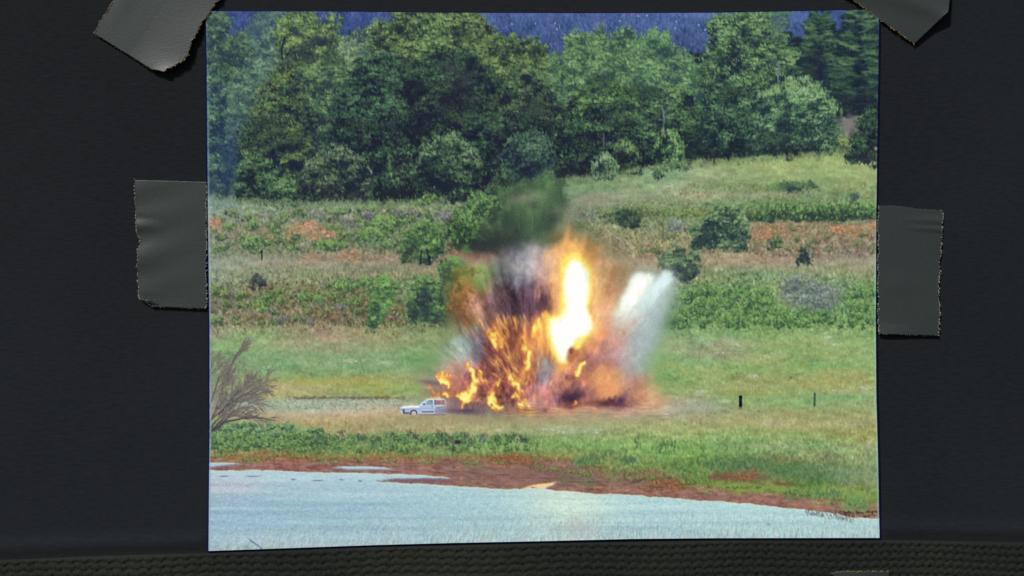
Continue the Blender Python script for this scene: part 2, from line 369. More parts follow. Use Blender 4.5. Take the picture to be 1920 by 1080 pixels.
# ---- the wood ---------------------------------------------------------------------------
over((30, 42, 50), poly([(388, 60), (520, 95), (660, 70), (900, 60), (1040, 110), (1200, 80), (1330, 105), (1520, 60), (1648, 40), (1660, 190), (1584, 216), (1560, 285), (1400, 296), (1280, 300), (1180, 320), (1060, 338), (1000, 350), (900, 372), (720, 378), (520, 372), (388, 366)], 2, 6, 14))
woodM = poly([(388, 60), (520, 95), (660, 70), (900, 60), (1040, 110), (1200, 80), (1330, 105), (1520, 60), (1648, 40), (1660, 190), (1584, 216), (1560, 285), (1400, 296), (1280, 300), (1180, 320), (1060, 338), (1000, 350), (900, 372), (720, 378), (520, 372), (388, 366)], 0)
motif('printed_wood', woodM, 'printed dark interior of the wood')

def cool(c, k=(.9, .96, 1.04)):
    c = np.asarray(c, np.float32); m = c.mean()
    return (c + (m - c) * .1) * np.array(k, np.float32)
def crown(pts, cl, cm, cd, dens=.075, puffs=None, lean=80, spread=38, L=(1.4, 3.2), fade=(.0, 1.0), name='printed_tree', label=None, rough=4, body=.9, psize=(8, 17), W=(.9, 1.4), loose=0, speck=1.0, tone=(.95, .97, .99)):
    """a broadleaf crown inside an outline: puffs of leaf strokes, each lit on top"""
    M = poly(pts, 1.0, rough, 9)
    P = np.array(pts, float); x0, y0 = P.min(0); x1, y1 = P.max(0); H = y1 - y0
    cl, cm, cd = (cool(q, tone) for q in (cl, cm, cd)); cd = cd * np.array([.94, .9, 1.06], np.float32)
    g = np.clip((YY - y0) / H, 0, 1)[..., None]
    nz = noise(22, 18, 3)[..., None]; nf = noise(5, 6, 2)[..., None]
    tone = np.clip(.45 - fade[1] * .42 * g + .16 * nz + .10 * nf, 0, 1)
    bodyc = np.where(tone < .5, cd + (cm - cd) * tone * 2, cm + (cl - cm) * (tone * 2 - 1))
    over(bodyc, M * body)
    area = float(M.sum())
    np_ = puffs or int(area / 260)
    ys_, xs_ = np.nonzero(M > .4)
    pick = rng.integers(0, len(xs_), np_)
    px = xs_[pick] + PX0; py = ys_[pick] + PY0
    o = np.argsort(py + rng.normal(0, 12, np_)); px, py = px[o], py[o]
    for x, y in zip(px, py):
        R = rng.uniform(*psize); n = int(R * R * dens * 4)
        t = rng.uniform(0, 2 * math.pi, n); r = np.sqrt(rng.uniform(0, 1, n))
        u, v = r * np.cos(t), r * np.sin(t)
        X = x + u * R * 1.15; Y = y + v * R * .8
        gi = (Y - y0) / H
        amb = .66 - fade[1] * .58 * gi + .13 * nz[np.clip((Y - PY0).astype(int), 0, PH - 1), np.clip((X - PX0).astype(int), 0, PW - 1), 0]
        lit = np.clip(amb - .52 * v - .14 * u + rng.normal(0, .19, n) - .12, 0, 1)
        k = M[np.clip((Y - PY0).astype(int), 0, PH - 1), np.clip((X - PX0).astype(int), 0, PW - 1)] > (.25 - loose)
        X, Y, lit = X[k], Y[k], lit[k][:, None]; n = len(X)
        if not n: continue
        q = np.argsort(lit[:, 0] + rng.normal(0, .3, n))
        c = np.where(lit < .5, cd + (cm - cd) * lit * 2, cm + (cl - cm) * (lit * 2 - 1)) * rng.normal(1, .06, (n, 1))
        strokes(X[q], Y[q], rng.uniform(*L, n), rng.uniform(*W, n), rng.normal(lean, spread, n) - 20 * (u[k] if 0 else 0), c[q], .8)
    # specks of sunlit and shaded leaves over everything
    ns_ = int(area / 11 * speck)
    if ns_:
        pk = rng.integers(0, len(xs_), ns_); X = xs_[pk] + PX0 + .0; Y = ys_[pk] + PY0 + .0
        q_ = .62 * nz[ys_[pk], xs_[pk], 0] + .5 * nf[ys_[pk], xs_[pk], 0]
        gi = (Y - y0) / H; lt = np.clip(.62 - fade[1] * .55 * gi + .28 * q_ + rng.normal(0, .22, ns_), 0, 1.15)[:, None]
        dk = rng.uniform(0, 1, ns_) < .42 + .2 * gi
        c = np.where(lt < .5, cd + (cm - cd) * lt * 2, cm + (cl * 1.06 - cm) * (lt * 2 - 1)); c[dk] = cd * rng.uniform(.75, 1.1, (int(dk.sum()), 1))
        strokes(X, Y, rng.uniform(1.0, 2.4, ns_), rng.uniform(.7, 1.1, ns_), rng.normal(lean, spread, ns_), c, np.where(dk, .5, .72))
    # sprigs: fans of leaves catching the light above small dark hollows
    nh = int(area / 130)
    pk = rng.integers(0, len(xs_), nh)
    for xx, yy in zip(xs_[pk] + PX0, ys_[pk] + PY0):
        gi = (yy - y0) / H; v_ = nz[yy - PY0, xx - PX0, 0]; lt = .80 - fade[1] * .62 * gi + .26 * v_ + rng.normal(0, .16)
        R_ = rng.uniform(3, 6.5)
        if lt < .42 or rng.uniform() < .18:
            strokes([xx, xx + 2, xx - 2], [yy, yy + 1, yy - 1], R_ * .8, 1.8, rng.normal(0, 40), cd * .95, .42); continue
        k = 6; a_ = rng.normal(lean, 28, k); fx = rng.normal(0, R_ * .7, k); fy = -np.abs(rng.normal(0, R_ * .5, k))
        strokes([xx - 2, xx + 2], [yy + R_ * .55] * 2, R_ * .7, 1.5, 0, cd, .5)
        c_ = cm + (cl * 1.08 - cm) * min(1, max(0, (lt - .35) * 1.7)); strokes(xx + fx, yy + fy, rng.uniform(1.8, 3.6, k), rng.uniform(.8, 1.2, k), a_, c_ * rng.uniform(.85, 1.08, (k, 1)), .72)
    # leaf sprays breaking the outline
    e = np.array(pts, float); seg = np.roll(e, -1, 0) - e; ln = np.hypot(*seg.T)
    for i in range(len(e)):
        m_ = int(ln[i] / 2.0); tt = rng.uniform(0, 1, m_)
        X = e[i, 0] + seg[i, 0] * tt + rng.normal(0, 3.2, m_); Y = e[i, 1] + seg[i, 1] * tt + rng.normal(0, 3.2, m_)
        gi = np.clip((Y - y0) / H, 0, 1); lit = np.clip(.8 - fade[1] * .75 * gi + rng.normal(0, .18, m_), 0, 1)[:, None]
        c = np.where(lit < .5, cd + (cm - cd) * lit * 2, cm + (cl - cm) * (lit * 2 - 1))
        strokes(X, Y, rng.uniform(*L, m_), rng.uniform(*W, m_), rng.normal(lean, spread, m_), c, .75)
    if name: motif(name, M, label)
    return M

def trunk(pts, w0, w1, col, a=.85):
    P = np.array(pts, float); 
    for i in range(len(P) - 1):
        n = int(np.hypot(*(P[i + 1] - P[i])) / .8) + 2; t = np.linspace(0, 1, n)
        xs = P[i, 0] + (P[i + 1, 0] - P[i, 0]) * t; ys = P[i, 1] + (P[i + 1, 1] - P[i, 1]) * t
        f = (i + t) / (len(P) - 1); ang = math.degrees(math.atan2(P[i + 1, 1] - P[i, 1], P[i + 1, 0] - P[i, 0]))
        strokes(xs, ys, 1.6, w0 + (w1 - w0) * f, ang, col, a)

# back row, left to right
crown([(440, 150), (446, 70), (466, 45), (490, 26), (535, 20), (548, 60), (545, 150)], (104, 138, 112), (80, 112, 102), (60, 88, 98), label='hazy blue-green tree behind the others at upper left', fade=(0, .5), body=1)
crown([(380, 175), (380, 18), (416, 20), (430, 42), (440, 62), (462, 66), (476, 90), (480, 175)], (118, 150, 104), (72, 104, 82), (40, 62, 66), label='tall pale green tree in the upper left corner', fade=(0, .8))
crown([(468, 200), (462, 120), (480, 92), (496, 62), (512, 50), (530, 60), (536, 130), (530, 200)], (124, 156, 122), (80, 112, 96), (48, 74, 78), label='hazy tree with pale leaves beside the tall yellowish one', fade=(0, .7))
crown([(520, 190), (518, 60), (530, 34), (540, 16), (584, 12), (596, 38), (612, 36), (632, 26), (638, 42), (628, 60), (640, 78), (636, 110), (650, 190)], (150, 176, 96), (94, 124, 76), (44, 62, 62), label='tall yellowish green tree with a right hand limb', fade=(0, .8))
trunk([(534, 70), (528, 92), (530, 112)], 1.3, 1.0, (24, 30, 48)); trunk([(545, 92), (535, 110)], .9, .8, (24, 30, 48))
crown([(636, 210), (632, 90), (646, 68), (664, 62), (690, 50), (704, 36), (716, 60), (722, 210)], (154, 178, 124), (106, 134, 98), (60, 84, 80), label='light olive tree left of the tallest central tree', fade=(0, .6))
crown([(690, 230), (694, 60), (712, 40), (740, 26), (770, 12), (840, 10), (905, 14), (908, 40), (926, 52), (934, 100), (930, 230)], (140, 168, 94), (84, 114, 68), (34, 48, 50), label='tallest broad tree at the top centre', fade=(0, .85), dens=.085)
crown([(900, 225), (898, 110), (912, 72), (936, 64), (950, 74), (962, 60), (974, 76), (1004, 68), (1016, 86), (1026, 116), (1048, 130), (1046, 225)], (140, 166, 92), (86, 114, 70), (40, 56, 52), label='olive green tree right of the tallest tree', fade=(0, .75))
crown([(1020, 240), (1030, 112), (1058, 100), (1064, 70), (1080, 54), (1094, 62), (1110, 58), (1124, 52), (1140, 70), (1160, 54), (1172, 48), (1188, 60), (1200, 72), (1196, 240)], (138, 176, 108), (96, 136, 84), (52, 82, 70), label='light green rounded tree before the blue mountain', fade=(0, .85), lean=75)
crown([(1180, 240), (1186, 90), (1204, 68), (1226, 56), (1246, 64), (1254, 78), (1278, 96), (1290, 104), (1320, 112), (1330, 240)], (136, 176, 110), (96, 138, 88), (54, 88, 74), label='light green tree with a pointed top at right centre', fade=(0, .8), lean=75)
crown([(1316, 260), (1318, 110), (1332, 66), (1326, 40), (1346, 24), (1380, 28), (1390, 14), (1440, 16), (1450, 40), (1470, 52), (1476, 78), (1496, 90), (1502, 130), (1500, 260)], (142, 178, 108), (84, 122, 78), (34, 52, 56), label='tall tree with sunlit leaves left of the pines', fade=(0, .8), lean=65)
crown([(1444, 60), (1450, 22), (1486, 16), (1476, 50), (1462, 60)], (100, 136, 104), (80, 112, 96), (60, 86, 88), name=None, fade=(0, .3))
trunk([(1460, 115), (1459, 152)], 1.2, 1.2, (104, 116, 130))
trunk([(760, 195), (758, 275)], 1.3, 1.5, (74, 74, 92)); 

# pines at the right: drooping boughs
def pine(cx, y0, y1, w0, w1, cl, cm, cd, label, nb=34):
    out = [(cx - w1, y1), (cx - w1 * .85, y0 + (y1 - y0) * .5), (cx - w0, y0 + 18), (cx - 4, y0), (cx + 4, y0), (cx + w0, y0 + 18), (cx + w1, y0 + (y1 - y0) * .5), (cx + w1, y1)]
    M = poly(out, 1.2, 6, 12)
    over(np.asarray(cd) * (1 + .1 * noise(10, 6, 2)[..., None]), M * .95)
    motif('printed_pine_tree', M, label)
    for i in range(nb):
        f = (i + rng.uniform(-.4, .4)) / nb; y = y0 + 6 + f * (y1 - y0 - 8); w = w0 + (w1 - w0) * min(1, f * 1.6)
        for s in (-1, 1):
            ln_ = w * rng.uniform(.5, 1.0); st = rng.uniform(0, .35) * w; k = int(ln_ * 1.3)
            t = np.sort(rng.uniform(0, 1, k)); X = cx + s * (st + ln_ * t); Y = y - (9 - 13 * f) * t * 1.1 + 3 * np.sin(t * 5 + i) + rng.normal(0, 1.2, k)
            lit = np.clip(rng.uniform(.15, .95) * (1.1 - .5 * f) + rng.normal(0, .15, k), 0, 1)[:, None]
            c = np.where(lit < .5, cd + (np.asarray(cm) - cd) * lit * 2, cm + (np.asarray(cl, float) - cm) * (lit * 2 - 1)) * np.array([.88, .92, 1.0])
            strokes(X, Y + 2.8, 5, 1.6, -s * (10 - 12 * f), np.asarray(cd) * .8, .4)
            strokes(X, Y, rng.uniform(4, 8, k), rng.uniform(.8, 1.4, k), -s * (12 - 14 * f) + rng.normal(0, 10, k), c, .26)
            kk = int(k * 1.6); tt = rng.integers(0, k, kk); strokes(X[tt] + rng.normal(0, 2, kk), Y[tt] + rng.normal(1, 3, kk), rng.uniform(1, 2.4, kk), .9, rng.uniform(0, 180, kk), c[tt] * rng.uniform(.6, 1.15, (kk, 1)), .4)
pine(1536, 24, 205, 16, 46, (126, 158, 96), (70, 106, 76), (32, 46, 62), 'dark pine tree with level boughs, left of the corner pine')
pine(1612, 14, 214, 24, 52, (132, 164, 104), (76, 112, 78), (30, 42, 58), 'dark pine tree in the upper right corner')
over((30, 34, 54), poly([(1510, 100), (1548, 92), (1552, 140), (1520, 165), (1498, 150)], 5) * .6)
over((30, 32, 50), poly([(1570, 185), (1640, 170), (1644, 212), (1580, 212)], 4) * .6)

# middle row
crown([(384, 366), (384, 140), (400, 118), (426, 124), (446, 146), (460, 170), (462, 250), (440, 340)], (128, 162, 106), (72, 114, 94), (34, 58, 72), label='bushy tree along the left edge of the print', fade=(0, .9))
crown([(426, 262), (430, 150), (456, 128), (486, 130), (500, 160), (498, 262)], (122, 156, 114), (86, 122, 94), (52, 80, 78), label='pale grey-green tree between darker ones at left', fade=(0, .5), lean=110)
crown([(560, 300), (566, 150), (590, 122), (620, 108), (660, 112), (690, 130), (700, 300)], (132, 164, 100), (82, 116, 76), (40, 58, 60), label='mid green tree behind the conical one', fade=(0, .85))
crown([(618, 350), (630, 190), (660, 130), (690, 106), (724, 100), (760, 120), (780, 160), (784, 350)], (92, 132, 90), (52, 82, 66), (26, 36, 46), label='very dark tree left of the wood centre', fade=(0, 1.0), dens=.06)
crown([(740, 350), (744, 180), (770, 120), (820, 96), (880, 100), (920, 130), (940, 180), (944, 350)], (88, 124, 82), (48, 72, 60), (26, 34, 46), label='very dark tree in the wood centre', fade=(0, 1.0), dens=.05)
crown([(444, 376), (446, 290), (462, 230), (480, 190), (500, 150), (520, 124), (540, 128), (560, 150), (586, 210), (604, 290), (606, 376)], (134, 152, 76), (66, 98, 72), (26, 38, 50), label='dark conical tree with yellow-green shoulders', fade=(0, 1.05), dens=.065)
for i in range(230):                                   # its sunlit left shoulder
    t = rng.uniform(0, 1); strokes([524 - 66 * t + rng.normal(0, 9)], [132 + 150 * t + rng.normal(0, 8)], rng.uniform(1.2, 2.6), 1.0, rng.normal(70, 40), (rng.uniform(92, 138), rng.uniform(118, 148), 78), .6)
crown([(920, 350), (924, 200), (950, 150), (990, 130), (1030, 150), (1050, 200), (1060, 340)], (112, 146, 92), (60, 86, 66), (30, 38, 48), label='dark tree right of the wood centre', fade=(0, 1.05), dens=.06)
crown([(1040, 320), (1050, 210), (1080, 170), (1120, 158), (1150, 150), (1180, 168), (1206, 190), (1214, 310)], (120, 160, 88), (64, 96, 66), (28, 38, 48), label='bushy tree below the light rounded trees', fade=(0, 1.05), dens=.06)
crown([(1190, 310), (1200, 200), (1226, 176), (1262, 160), (1296, 170), (1316, 210), (1320, 296)], (132, 168, 98), (72, 106, 74), (30, 42, 50), label='bushy tree with a pale trunk below', fade=(0, 1.0), dens=.06)
trunk([(1243, 205), (1245, 222), (1244, 245)], 1.3, 1.2, (112, 118, 132)); trunk([(1240, 200), (1245, 212)], .9, .9, (100, 108, 120))
trunk([(1132, 250), (1132, 280)], .9, .9, (86, 86, 104)); trunk([(1373, 262), (1372, 290)], 1.1, 1.1, (96, 92, 104))
crown([(1316, 294), (1316, 210), (1340, 176), (1370, 160), (1396, 168), (1420, 200), (1424, 292)], (114, 156, 96), (62, 98, 72), (28, 42, 52), label='dark green tree left of the big light bush', fade=(0, .95), dens=.06)
crown([(1400, 288), (1404, 200), (1430, 172), (1470, 158), (1510, 142), (1540, 160), (1560, 186), (1580, 214), (1578, 250), (1566, 284)], (146, 184, 122), (88, 130, 86), (36, 58, 58), label='large light green bush with slanting leaves', fade=(0, .75), lean=120, spread=20, dens=.08, name='printed_bush')
for _ in range(60):
    tuft(rng.uniform(470, 1400), rng.uniform(215, 330), rng.uniform(8, 18), rng.uniform(5, 11), (74, 112, 78), (44, 70, 60), (26, 34, 44), bg=False, n=26)

for x, y, rx, ry, a in ((1130, 150, 30, 12, .5), (1205, 175, 34, 16, .6), (1330, 150, 22, 16, .45), (1368, 175, 26, 14, .5), (870, 70, 18, 14, .35), (760, 120, 26, 10, .35), (620, 110, 16, 14, .35), (570, 110, 16, 10, .4), (1010, 100, 12, 12, .45), (680, 240, 30, 14, .4), (860, 210, 34, 20, .6), (1000, 210, 24, 18, .5), (1090, 270, 24, 16, .5), (1160, 220, 22, 24, .5), (1300, 250, 20, 24, .6), (1340, 285, 50, 10, .7), (1440, 262, 40, 14, .5), (420, 130, 20, 14, .35), (500, 250, 26, 30, .4), (560, 260, 26, 24, .4)):
    m_ = poly(ell(x, y, rx, ry), 3, 5, 8); over((30, 40, 52), m_ * a)
    n = int(rx * ry * .35); strokes(x + rng.normal(0, rx * .6, n), y + rng.normal(0, ry * .6, n), rng.uniform(1.2, 2.6, n), .9, rng.normal(70, 40, n), np.array([84, 120, 80]) * rng.uniform(.5, 1.1, (n, 1)), .45)
# undergrowth where the wood meets the grass
over((28, 34, 44), poly([(440, 372), (480, 350), (640, 352), (900, 352), (1010, 330), (1060, 318), (1180, 296), (1390, 280), (1560, 272), (1560, 282), (1400, 295), (1280, 300), (1180, 316), (1060, 334), (1000, 350), (900, 370), (720, 378), (560, 376)], 3, 4, 8) * .75)
def ragged(pts, amt):
    P = np.array(pts, float); c = P.mean(0); out = []
    for i in range(len(P)):
        a, b = P[i], P[(i + 1) % len(P)]; n = max(1, int(np.hypot(*(b - a)) / 9))
        for k in range(n):
            q = a + (b - a) * k / n; f = 1 + rng.uniform(-amt, amt * .9); out.append(c + (q - c) * f)
    return out
def bush(pts, cl, cm, cd, label, lean=88, spread=24, dens=.085, name='printed_bush', fade=.8, L=(1.5, 3.4), body=.85, tone=(1.0, 1.0, 1.0)):
    return crown(ragged(pts, .11), cl, cm, cd, dens=dens, lean=lean, spread=spread, fade=(0, fade), name=name, label=label, rough=3, psize=(5, 10), L=L, body=body, tone=tone)
bush([(436, 376), (440, 320), (458, 296), (476, 292), (500, 300), (516, 330), (520, 378)], (118, 156, 98), (62, 98, 68), (26, 38, 46), 'dark bush at the left foot of the wood')
bush([(500, 384), (506, 350), (530, 334), (552, 340), (560, 384)], (120, 158, 100), (66, 104, 70), (30, 44, 48), 'small bush below the conical tree', dens=.07)
bush([(556, 374), (566, 326), (586, 298), (610, 282), (640, 276), (668, 286), (690, 306), (706, 340), (706, 374)], (122, 146, 104), (70, 98, 70), (30, 42, 50), 'rounded bush with pale upright tips')
bush([(724, 350), (730, 306), (746, 276), (760, 282), (778, 310), (784, 350)], (122, 154, 100), (66, 98, 70), (28, 38, 46), 'narrow bush left of the broad pale-tipped bush')
bush([(778, 372), (782, 300), (796, 266), (820, 258), (850, 246), (872, 262), (896, 280), (906, 310), (904, 356), (860, 372)], (118, 150, 102), (64, 96, 68), (28, 40, 48), 'broad bush with pale tips at the wood edge')
bush([(940, 330), (938, 290), (956, 262), (984, 252), (1006, 244), (1030, 262), (1040, 300), (1036, 336)], (96, 132, 98), (60, 94, 78), (30, 42, 54), 'bluish green bush at the wood edge')
bush([(925, 340), (934, 316), (944, 306), (956, 320), (962, 342)], (104, 140, 84), (66, 98, 66), (34, 48, 50), 'tiny bush below the bluish one', dens=.06)
bush([(1148, 314), (1152, 276), (1170, 266), (1190, 276), (1200, 296), (1196, 316)], (118, 148, 92), (66, 98, 66), (30, 42, 48), 'dark rounded bush left of the bright one')
bush([(1226, 320), (1226, 280), (1234, 256), (1252, 240), (1268, 252), (1280, 276), (1286, 300), (1282, 318)], (140, 180, 112), (78, 122, 78), (32, 48, 50), 'bright green bush standing at the wood edge')
bush([(1112, 334), (1114, 308), (1126, 300), (1136, 286), (1148, 300), (1158, 312), (1150, 332)], (142, 172, 122), (84, 122, 86), (36, 56, 56), 'small pale bush out on the grass', dens=.08)
bush([(1584, 300), (1584, 280), (1596, 250), (1612, 222), (1632, 196), (1654, 190), (1654, 306), (1610, 306)], (88, 130, 84), (46, 74, 60), (22, 30, 44), 'dark bush against the right edge', name='printed_bush', dens=.06)
over((112, 104, 116), poly([(1566, 224), (1600, 216), (1614, 222), (1602, 250), (1586, 262), (1580, 240)], 3, 3, 8) * .7)
bush([(1572, 286), (1576, 262), (1590, 250), (1592, 284)], (150, 168, 100), (110, 138, 84), (66, 88, 62), 'yellowish growth left of the dark edge bush', name=None, fade=.5)
for x in list(range(505, 770, 7)) + list(range(1320, 1420, 9)):
    if rng.uniform() < .45: continue
    y = (374 if x < 900 else 290) + rng.normal(0, 3); k = int(rng.integers(1, 5))
    strokes(x + rng.normal(0, 3, k), y + rng.uniform(-6, 4, k), rng.uniform(1.5, 3.4), .9, rng.normal(85, 22, k), (126, 140, 122), rng.uniform(.25, .6))
n = 2600                                               # long grass in front of the wood
xs = rng.uniform(392, 1580, n); edge_y = np.interp(xs, [392, 520, 640, 720, 900, 1000, 1060, 1180, 1280, 1400, 1560], [368, 380, 379, 379, 372, 352, 337, 320, 304, 298, 286])
ys = edge_y + rng.normal(2, 3.5, n); c = np.array([112, 134, 96]) * rng.normal(1, .13, (n, 1)); kp = (xs < 840) | (xs > 1050)
strokes(xs[kp], ys[kp], rng.uniform(1.6, 4, int(kp.sum())), .9, rng.normal(88, 16, int(kp.sum())), c[kp], .5)

def tips(x0, x1, ya, col, n=60, h=7):
    """pale shoots standing up out of a bush top; ya = top line"""
    xs = rng.uniform(x0, x1, n); ys = np.interp(xs, [p[0] for p in ya], [p[1] for p in ya]) + rng.uniform(-3, 10, n)
    strokes(xs, ys, rng.uniform(2, h * .7, n), rng.uniform(.8, 1.2, n), rng.normal(82, 14, n), np.asarray(col) * rng.uniform(.8, 1.05, (n, 1)), .75)
tips(570, 700, [(570, 310), (600, 288), (640, 278), (680, 296), (700, 320)], (150, 158, 138), 50, 5)
tips(782, 900, [(782, 290), (810, 264), (850, 250), (880, 270), (900, 296)], (134, 164, 120), 50, 5)
tips(1108, 1160, [(1108, 308), (1136, 288), (1160, 310)], (150, 176, 130), 30)
tips(1226, 1284, [(1226, 272), (1252, 242), (1284, 285)], (146, 186, 112), 50)
tips(940, 1040, [(940, 270), (970, 260), (1006, 250), (1040, 274)], (104, 140, 104), 24, 4)
tips(1150, 1200, [(1150, 276), (1170, 266), (1200, 284)], (130, 160, 110), 30)
tips(1420, 1570, [(1420, 176), (1510, 146), (1570, 205)], (146, 184, 124), 120, 8)
tips(1320, 1500, [(1320, 150), (1400, 100), (1500, 160)], (132, 166, 108), 60, 6)
# soft blue dabs at the left edge of the wood
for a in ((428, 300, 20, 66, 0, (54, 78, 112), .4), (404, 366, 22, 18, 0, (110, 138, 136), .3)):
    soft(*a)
# dark smoke drifting before the wood centre
for a in ((845, 130, 26, 14, 20, (60, 66, 74), .5), (870, 155, 20, 20, 0, (56, 58, 66), .5), (860, 190, 34, 20, 0, (34, 34, 48), .45), (1000, 195, 40, 20, 0, (48, 48, 56), .35)):
    soft(*a)

# single shrubs and saplings on the banks ----------------------------------------------
bush([(752, 496), (756, 462), (756, 440), (780, 424), (800, 412), (820, 424), (834, 446), (834, 480), (818, 478), (812, 492), (792, 496), (776, 486), (768, 492)], (122, 166, 86), (74, 114, 62), (38, 58, 50), 'small leafy tree on the middle bank', name='printed_tree', dens=.1, spread=45)
for q in ([(790, 470), (788, 495)], [(800, 468), (806, 492)], [(806, 480), (804, 497)]): trunk(q, 1.2, 1.3, (34, 34, 56))
bush([(826, 560), (824, 505), (838, 482), (858, 480), (874, 500), (874, 530), (866, 560)], (128, 174, 88), (82, 124, 68), (46, 70, 54), 'bright green sapling below the blurred tree', spread=50)
bush([(766, 606), (768, 540), (786, 516), (806, 520), (834, 540), (842, 580), (836, 608), (800, 600)], (118, 160, 84), (74, 112, 66), (38, 58, 54), 'green shrub left of the fire', spread=50)
bush([(690, 618), (694, 560), (706, 540), (712, 516), (726, 514), (734, 540), (732, 570), (716, 600), (704, 620)], (126, 176, 92), (80, 124, 66), (46, 72, 54), 'slender bright green sapling', spread=50)
bush([(1300, 468), (1300, 430), (1318, 404), (1346, 390), (1380, 384), (1404, 408), (1402, 440), (1400, 466), (1350, 468)], (142, 176, 118), (84, 120, 80), (34, 56, 54), 'large bush with slanting leaves on the right bank', lean=125, spread=18, dens=.1)
bush([(1230, 498), (1232, 478), (1252, 466), (1280, 462), (1304, 476), (1312, 492), (1306, 512), (1284, 524), (1268, 516), (1246, 504)], (120, 150, 100), (72, 100, 72), (36, 50, 52), 'dark round shrub above the water plume', spread=40)
bush([(1148, 418), (1152, 386), (1164, 392), (1186, 392), (1200, 406), (1196, 424), (1170, 424)], (110, 142, 84), (68, 94, 64), (34, 46, 50), 'small dark shrub on the right bank', spread=40)
bush([(1250, 430), (1256, 414), (1272, 410), (1284, 420), (1280, 432)], (148, 166, 142), (112, 130, 112), (82, 92, 94), 'grey-green clump on the right bank')
bush([(1492, 494), (1500, 476), (1512, 466), (1518, 480), (1526, 478), (1518, 494)], (92, 130, 92), (54, 84, 70), (28, 40, 50), 'little dark yucca-like plant')
bush([(1438, 462), (1446, 450), (1460, 446), (1460, 458), (1448, 464)], (116, 150, 72), (68, 98, 62), (32, 46, 48), 'tiny dark shrub under the red earth')
bush([(1460, 556), (1466, 536), (1484, 520), (1504, 516), (1540, 536), (1562, 540), (1576, 562), (1560, 580), (1500, 574)], (146, 152, 146), (112, 124, 114), (80, 92, 96), 'greyish purple bush on the right bank', fade=.5, body=.25, dens=.035)
bush([(470, 530), (476, 518), (492, 518), (498, 530), (488, 540)], (74, 104, 66), (52, 66, 60), (36, 38, 52), 'small dark shrub at left', body=.5)
bush([(1584, 372), (1590, 366), (1602, 366), (1602, 374)], (96, 132, 104), (66, 102, 82), (46, 74, 66), None, name=None)
bush([(1456, 354), (1470, 342), (1520, 340), (1532, 350), (1500, 358)], (110, 140, 86), (74, 106, 72), (46, 64, 60), 'low brush patch on the upper meadow', fade=.7)
for q in ((405, 600, 14, 12), (500, 556, 8, 8), (568, 556, 10, 8), (598, 562, 12, 10), (494, 580, 8, 8), (708, 540, 9, 9), (650, 535, 26, 12), (690, 528, 20, 10), (470, 455, 20, 14), (620, 460, 34, 10), (720, 420, 40, 18), (700, 440, 28, 14), (805, 372, 14, 8), (790, 380, 18, 6), (475, 420, 9, 12), (430, 425, 12, 8)):
    tuft(*q, (122, 156, 90), (88, 120, 74), (48, 70, 54), bg=False)
tuft(760, 400, 30, 10, (122, 126, 122), (96, 100, 98), (60, 62, 70), bg=False, n=90); tuft(832, 405, 18, 10, (134, 130, 136), (108, 106, 114), (70, 68, 82), bg=False, n=90)
tuft(690, 404, 12, 8, (144, 138, 146), (110, 104, 114), (72, 70, 86), bg=False); tuft(720, 398, 6, 4, (200, 160, 150), (160, 130, 120), (72, 70, 86), bg=False)
trunk([(491, 470), (491, 488)], 1.2, .8, (26, 28, 40))
motif('printed_fence_post', poly([(488, 468), (494, 468), (494, 490), (488, 490)], 0), 'thin dark stake on the left bank')

gl = poly([(380, 372), (840, 380), (1060, 335), (1200, 318), (1400, 296), (1580, 288), (1660, 300), (1660, 868), (1250, 862), (380, 850)], 6)[..., None]; CV += gl * (CV * .045 + 4)
# white and yellow flowers ----------------------------------------------------------------
def flowers(x, y, rx, ry, n, col=(196, 210, 184), a=.6, s=(.9, 2.0)):
    n = int(n * 1.5); soft(x, y, rx * 1.3, ry * 1.2, 0, (150, 172, 138) if col[2] > 120 else (150, 152, 84), .28)
    strokes(rng.normal(x, rx, n), rng.normal(y, ry * .8, n), rng.uniform(*s, n), 1.0, 0, np.asarray(col) * rng.uniform(.8, 1.08, (n, 1)) + rng.normal(0, 5, (n, 3)), a * rng.uniform(.4, 1.2, n))
for q in ((656, 676, 8, 3, 26), (722, 679, 12, 2.5, 26), (500, 688, 8, 3, 16), (1255, 348, 10, 2.5, 22), (1215, 322, 10, 2, 12), (1304, 318, 12, 2, 12), (1366, 637, 8, 3, 16), (1374, 646, 7, 2, 14), (1352, 662, 6, 2, 10),
          (1556, 631, 8, 2, 18), (1568, 645, 8, 2, 18), (1448, 663, 5, 1.6, 10), (1414, 705, 7, 2, 34), (1316, 734, 8, 2.5, 46), (1308, 739, 8, 2, 14), (1575, 732, 12, 4, 18), (1620, 727, 16, 4, 34), (1388, 662, 4, 1.5, 6),
          (1035, 804, 14, 5, 42), (1065, 808, 12, 5, 36), (1110, 806, 16, 6, 40), (1320, 635, 8, 2, 6), (1480, 835, 30, 4, 34), (1456, 792, 14, 4, 12), (1553, 831, 5, 1.5, 6)):
    flowers(*q)
for q in ((563, 711, 10, 3, 34), (700, 722, 40, 5, 40), (600, 714, 50, 5, 50), (672, 710, 30, 4, 40), (710, 738, 14, 4, 30), (1230, 690, 18, 2, 26), (1262, 684, 8, 3, 26), (1280, 697, 8, 2, 20), (1380, 738, 40, 4, 40), (1508, 684, 4, 1.4, 10), (1560, 712, 40, 5, 30), (470, 741, 20, 2, 24), (730, 744, 12, 4, 20), (1430, 741, 16, 4, 20), (1300, 400, 60, 3, 30), (1545, 666, 12, 3, 24)):
    flowers(*q, col=(188, 172, 74), a=.45)

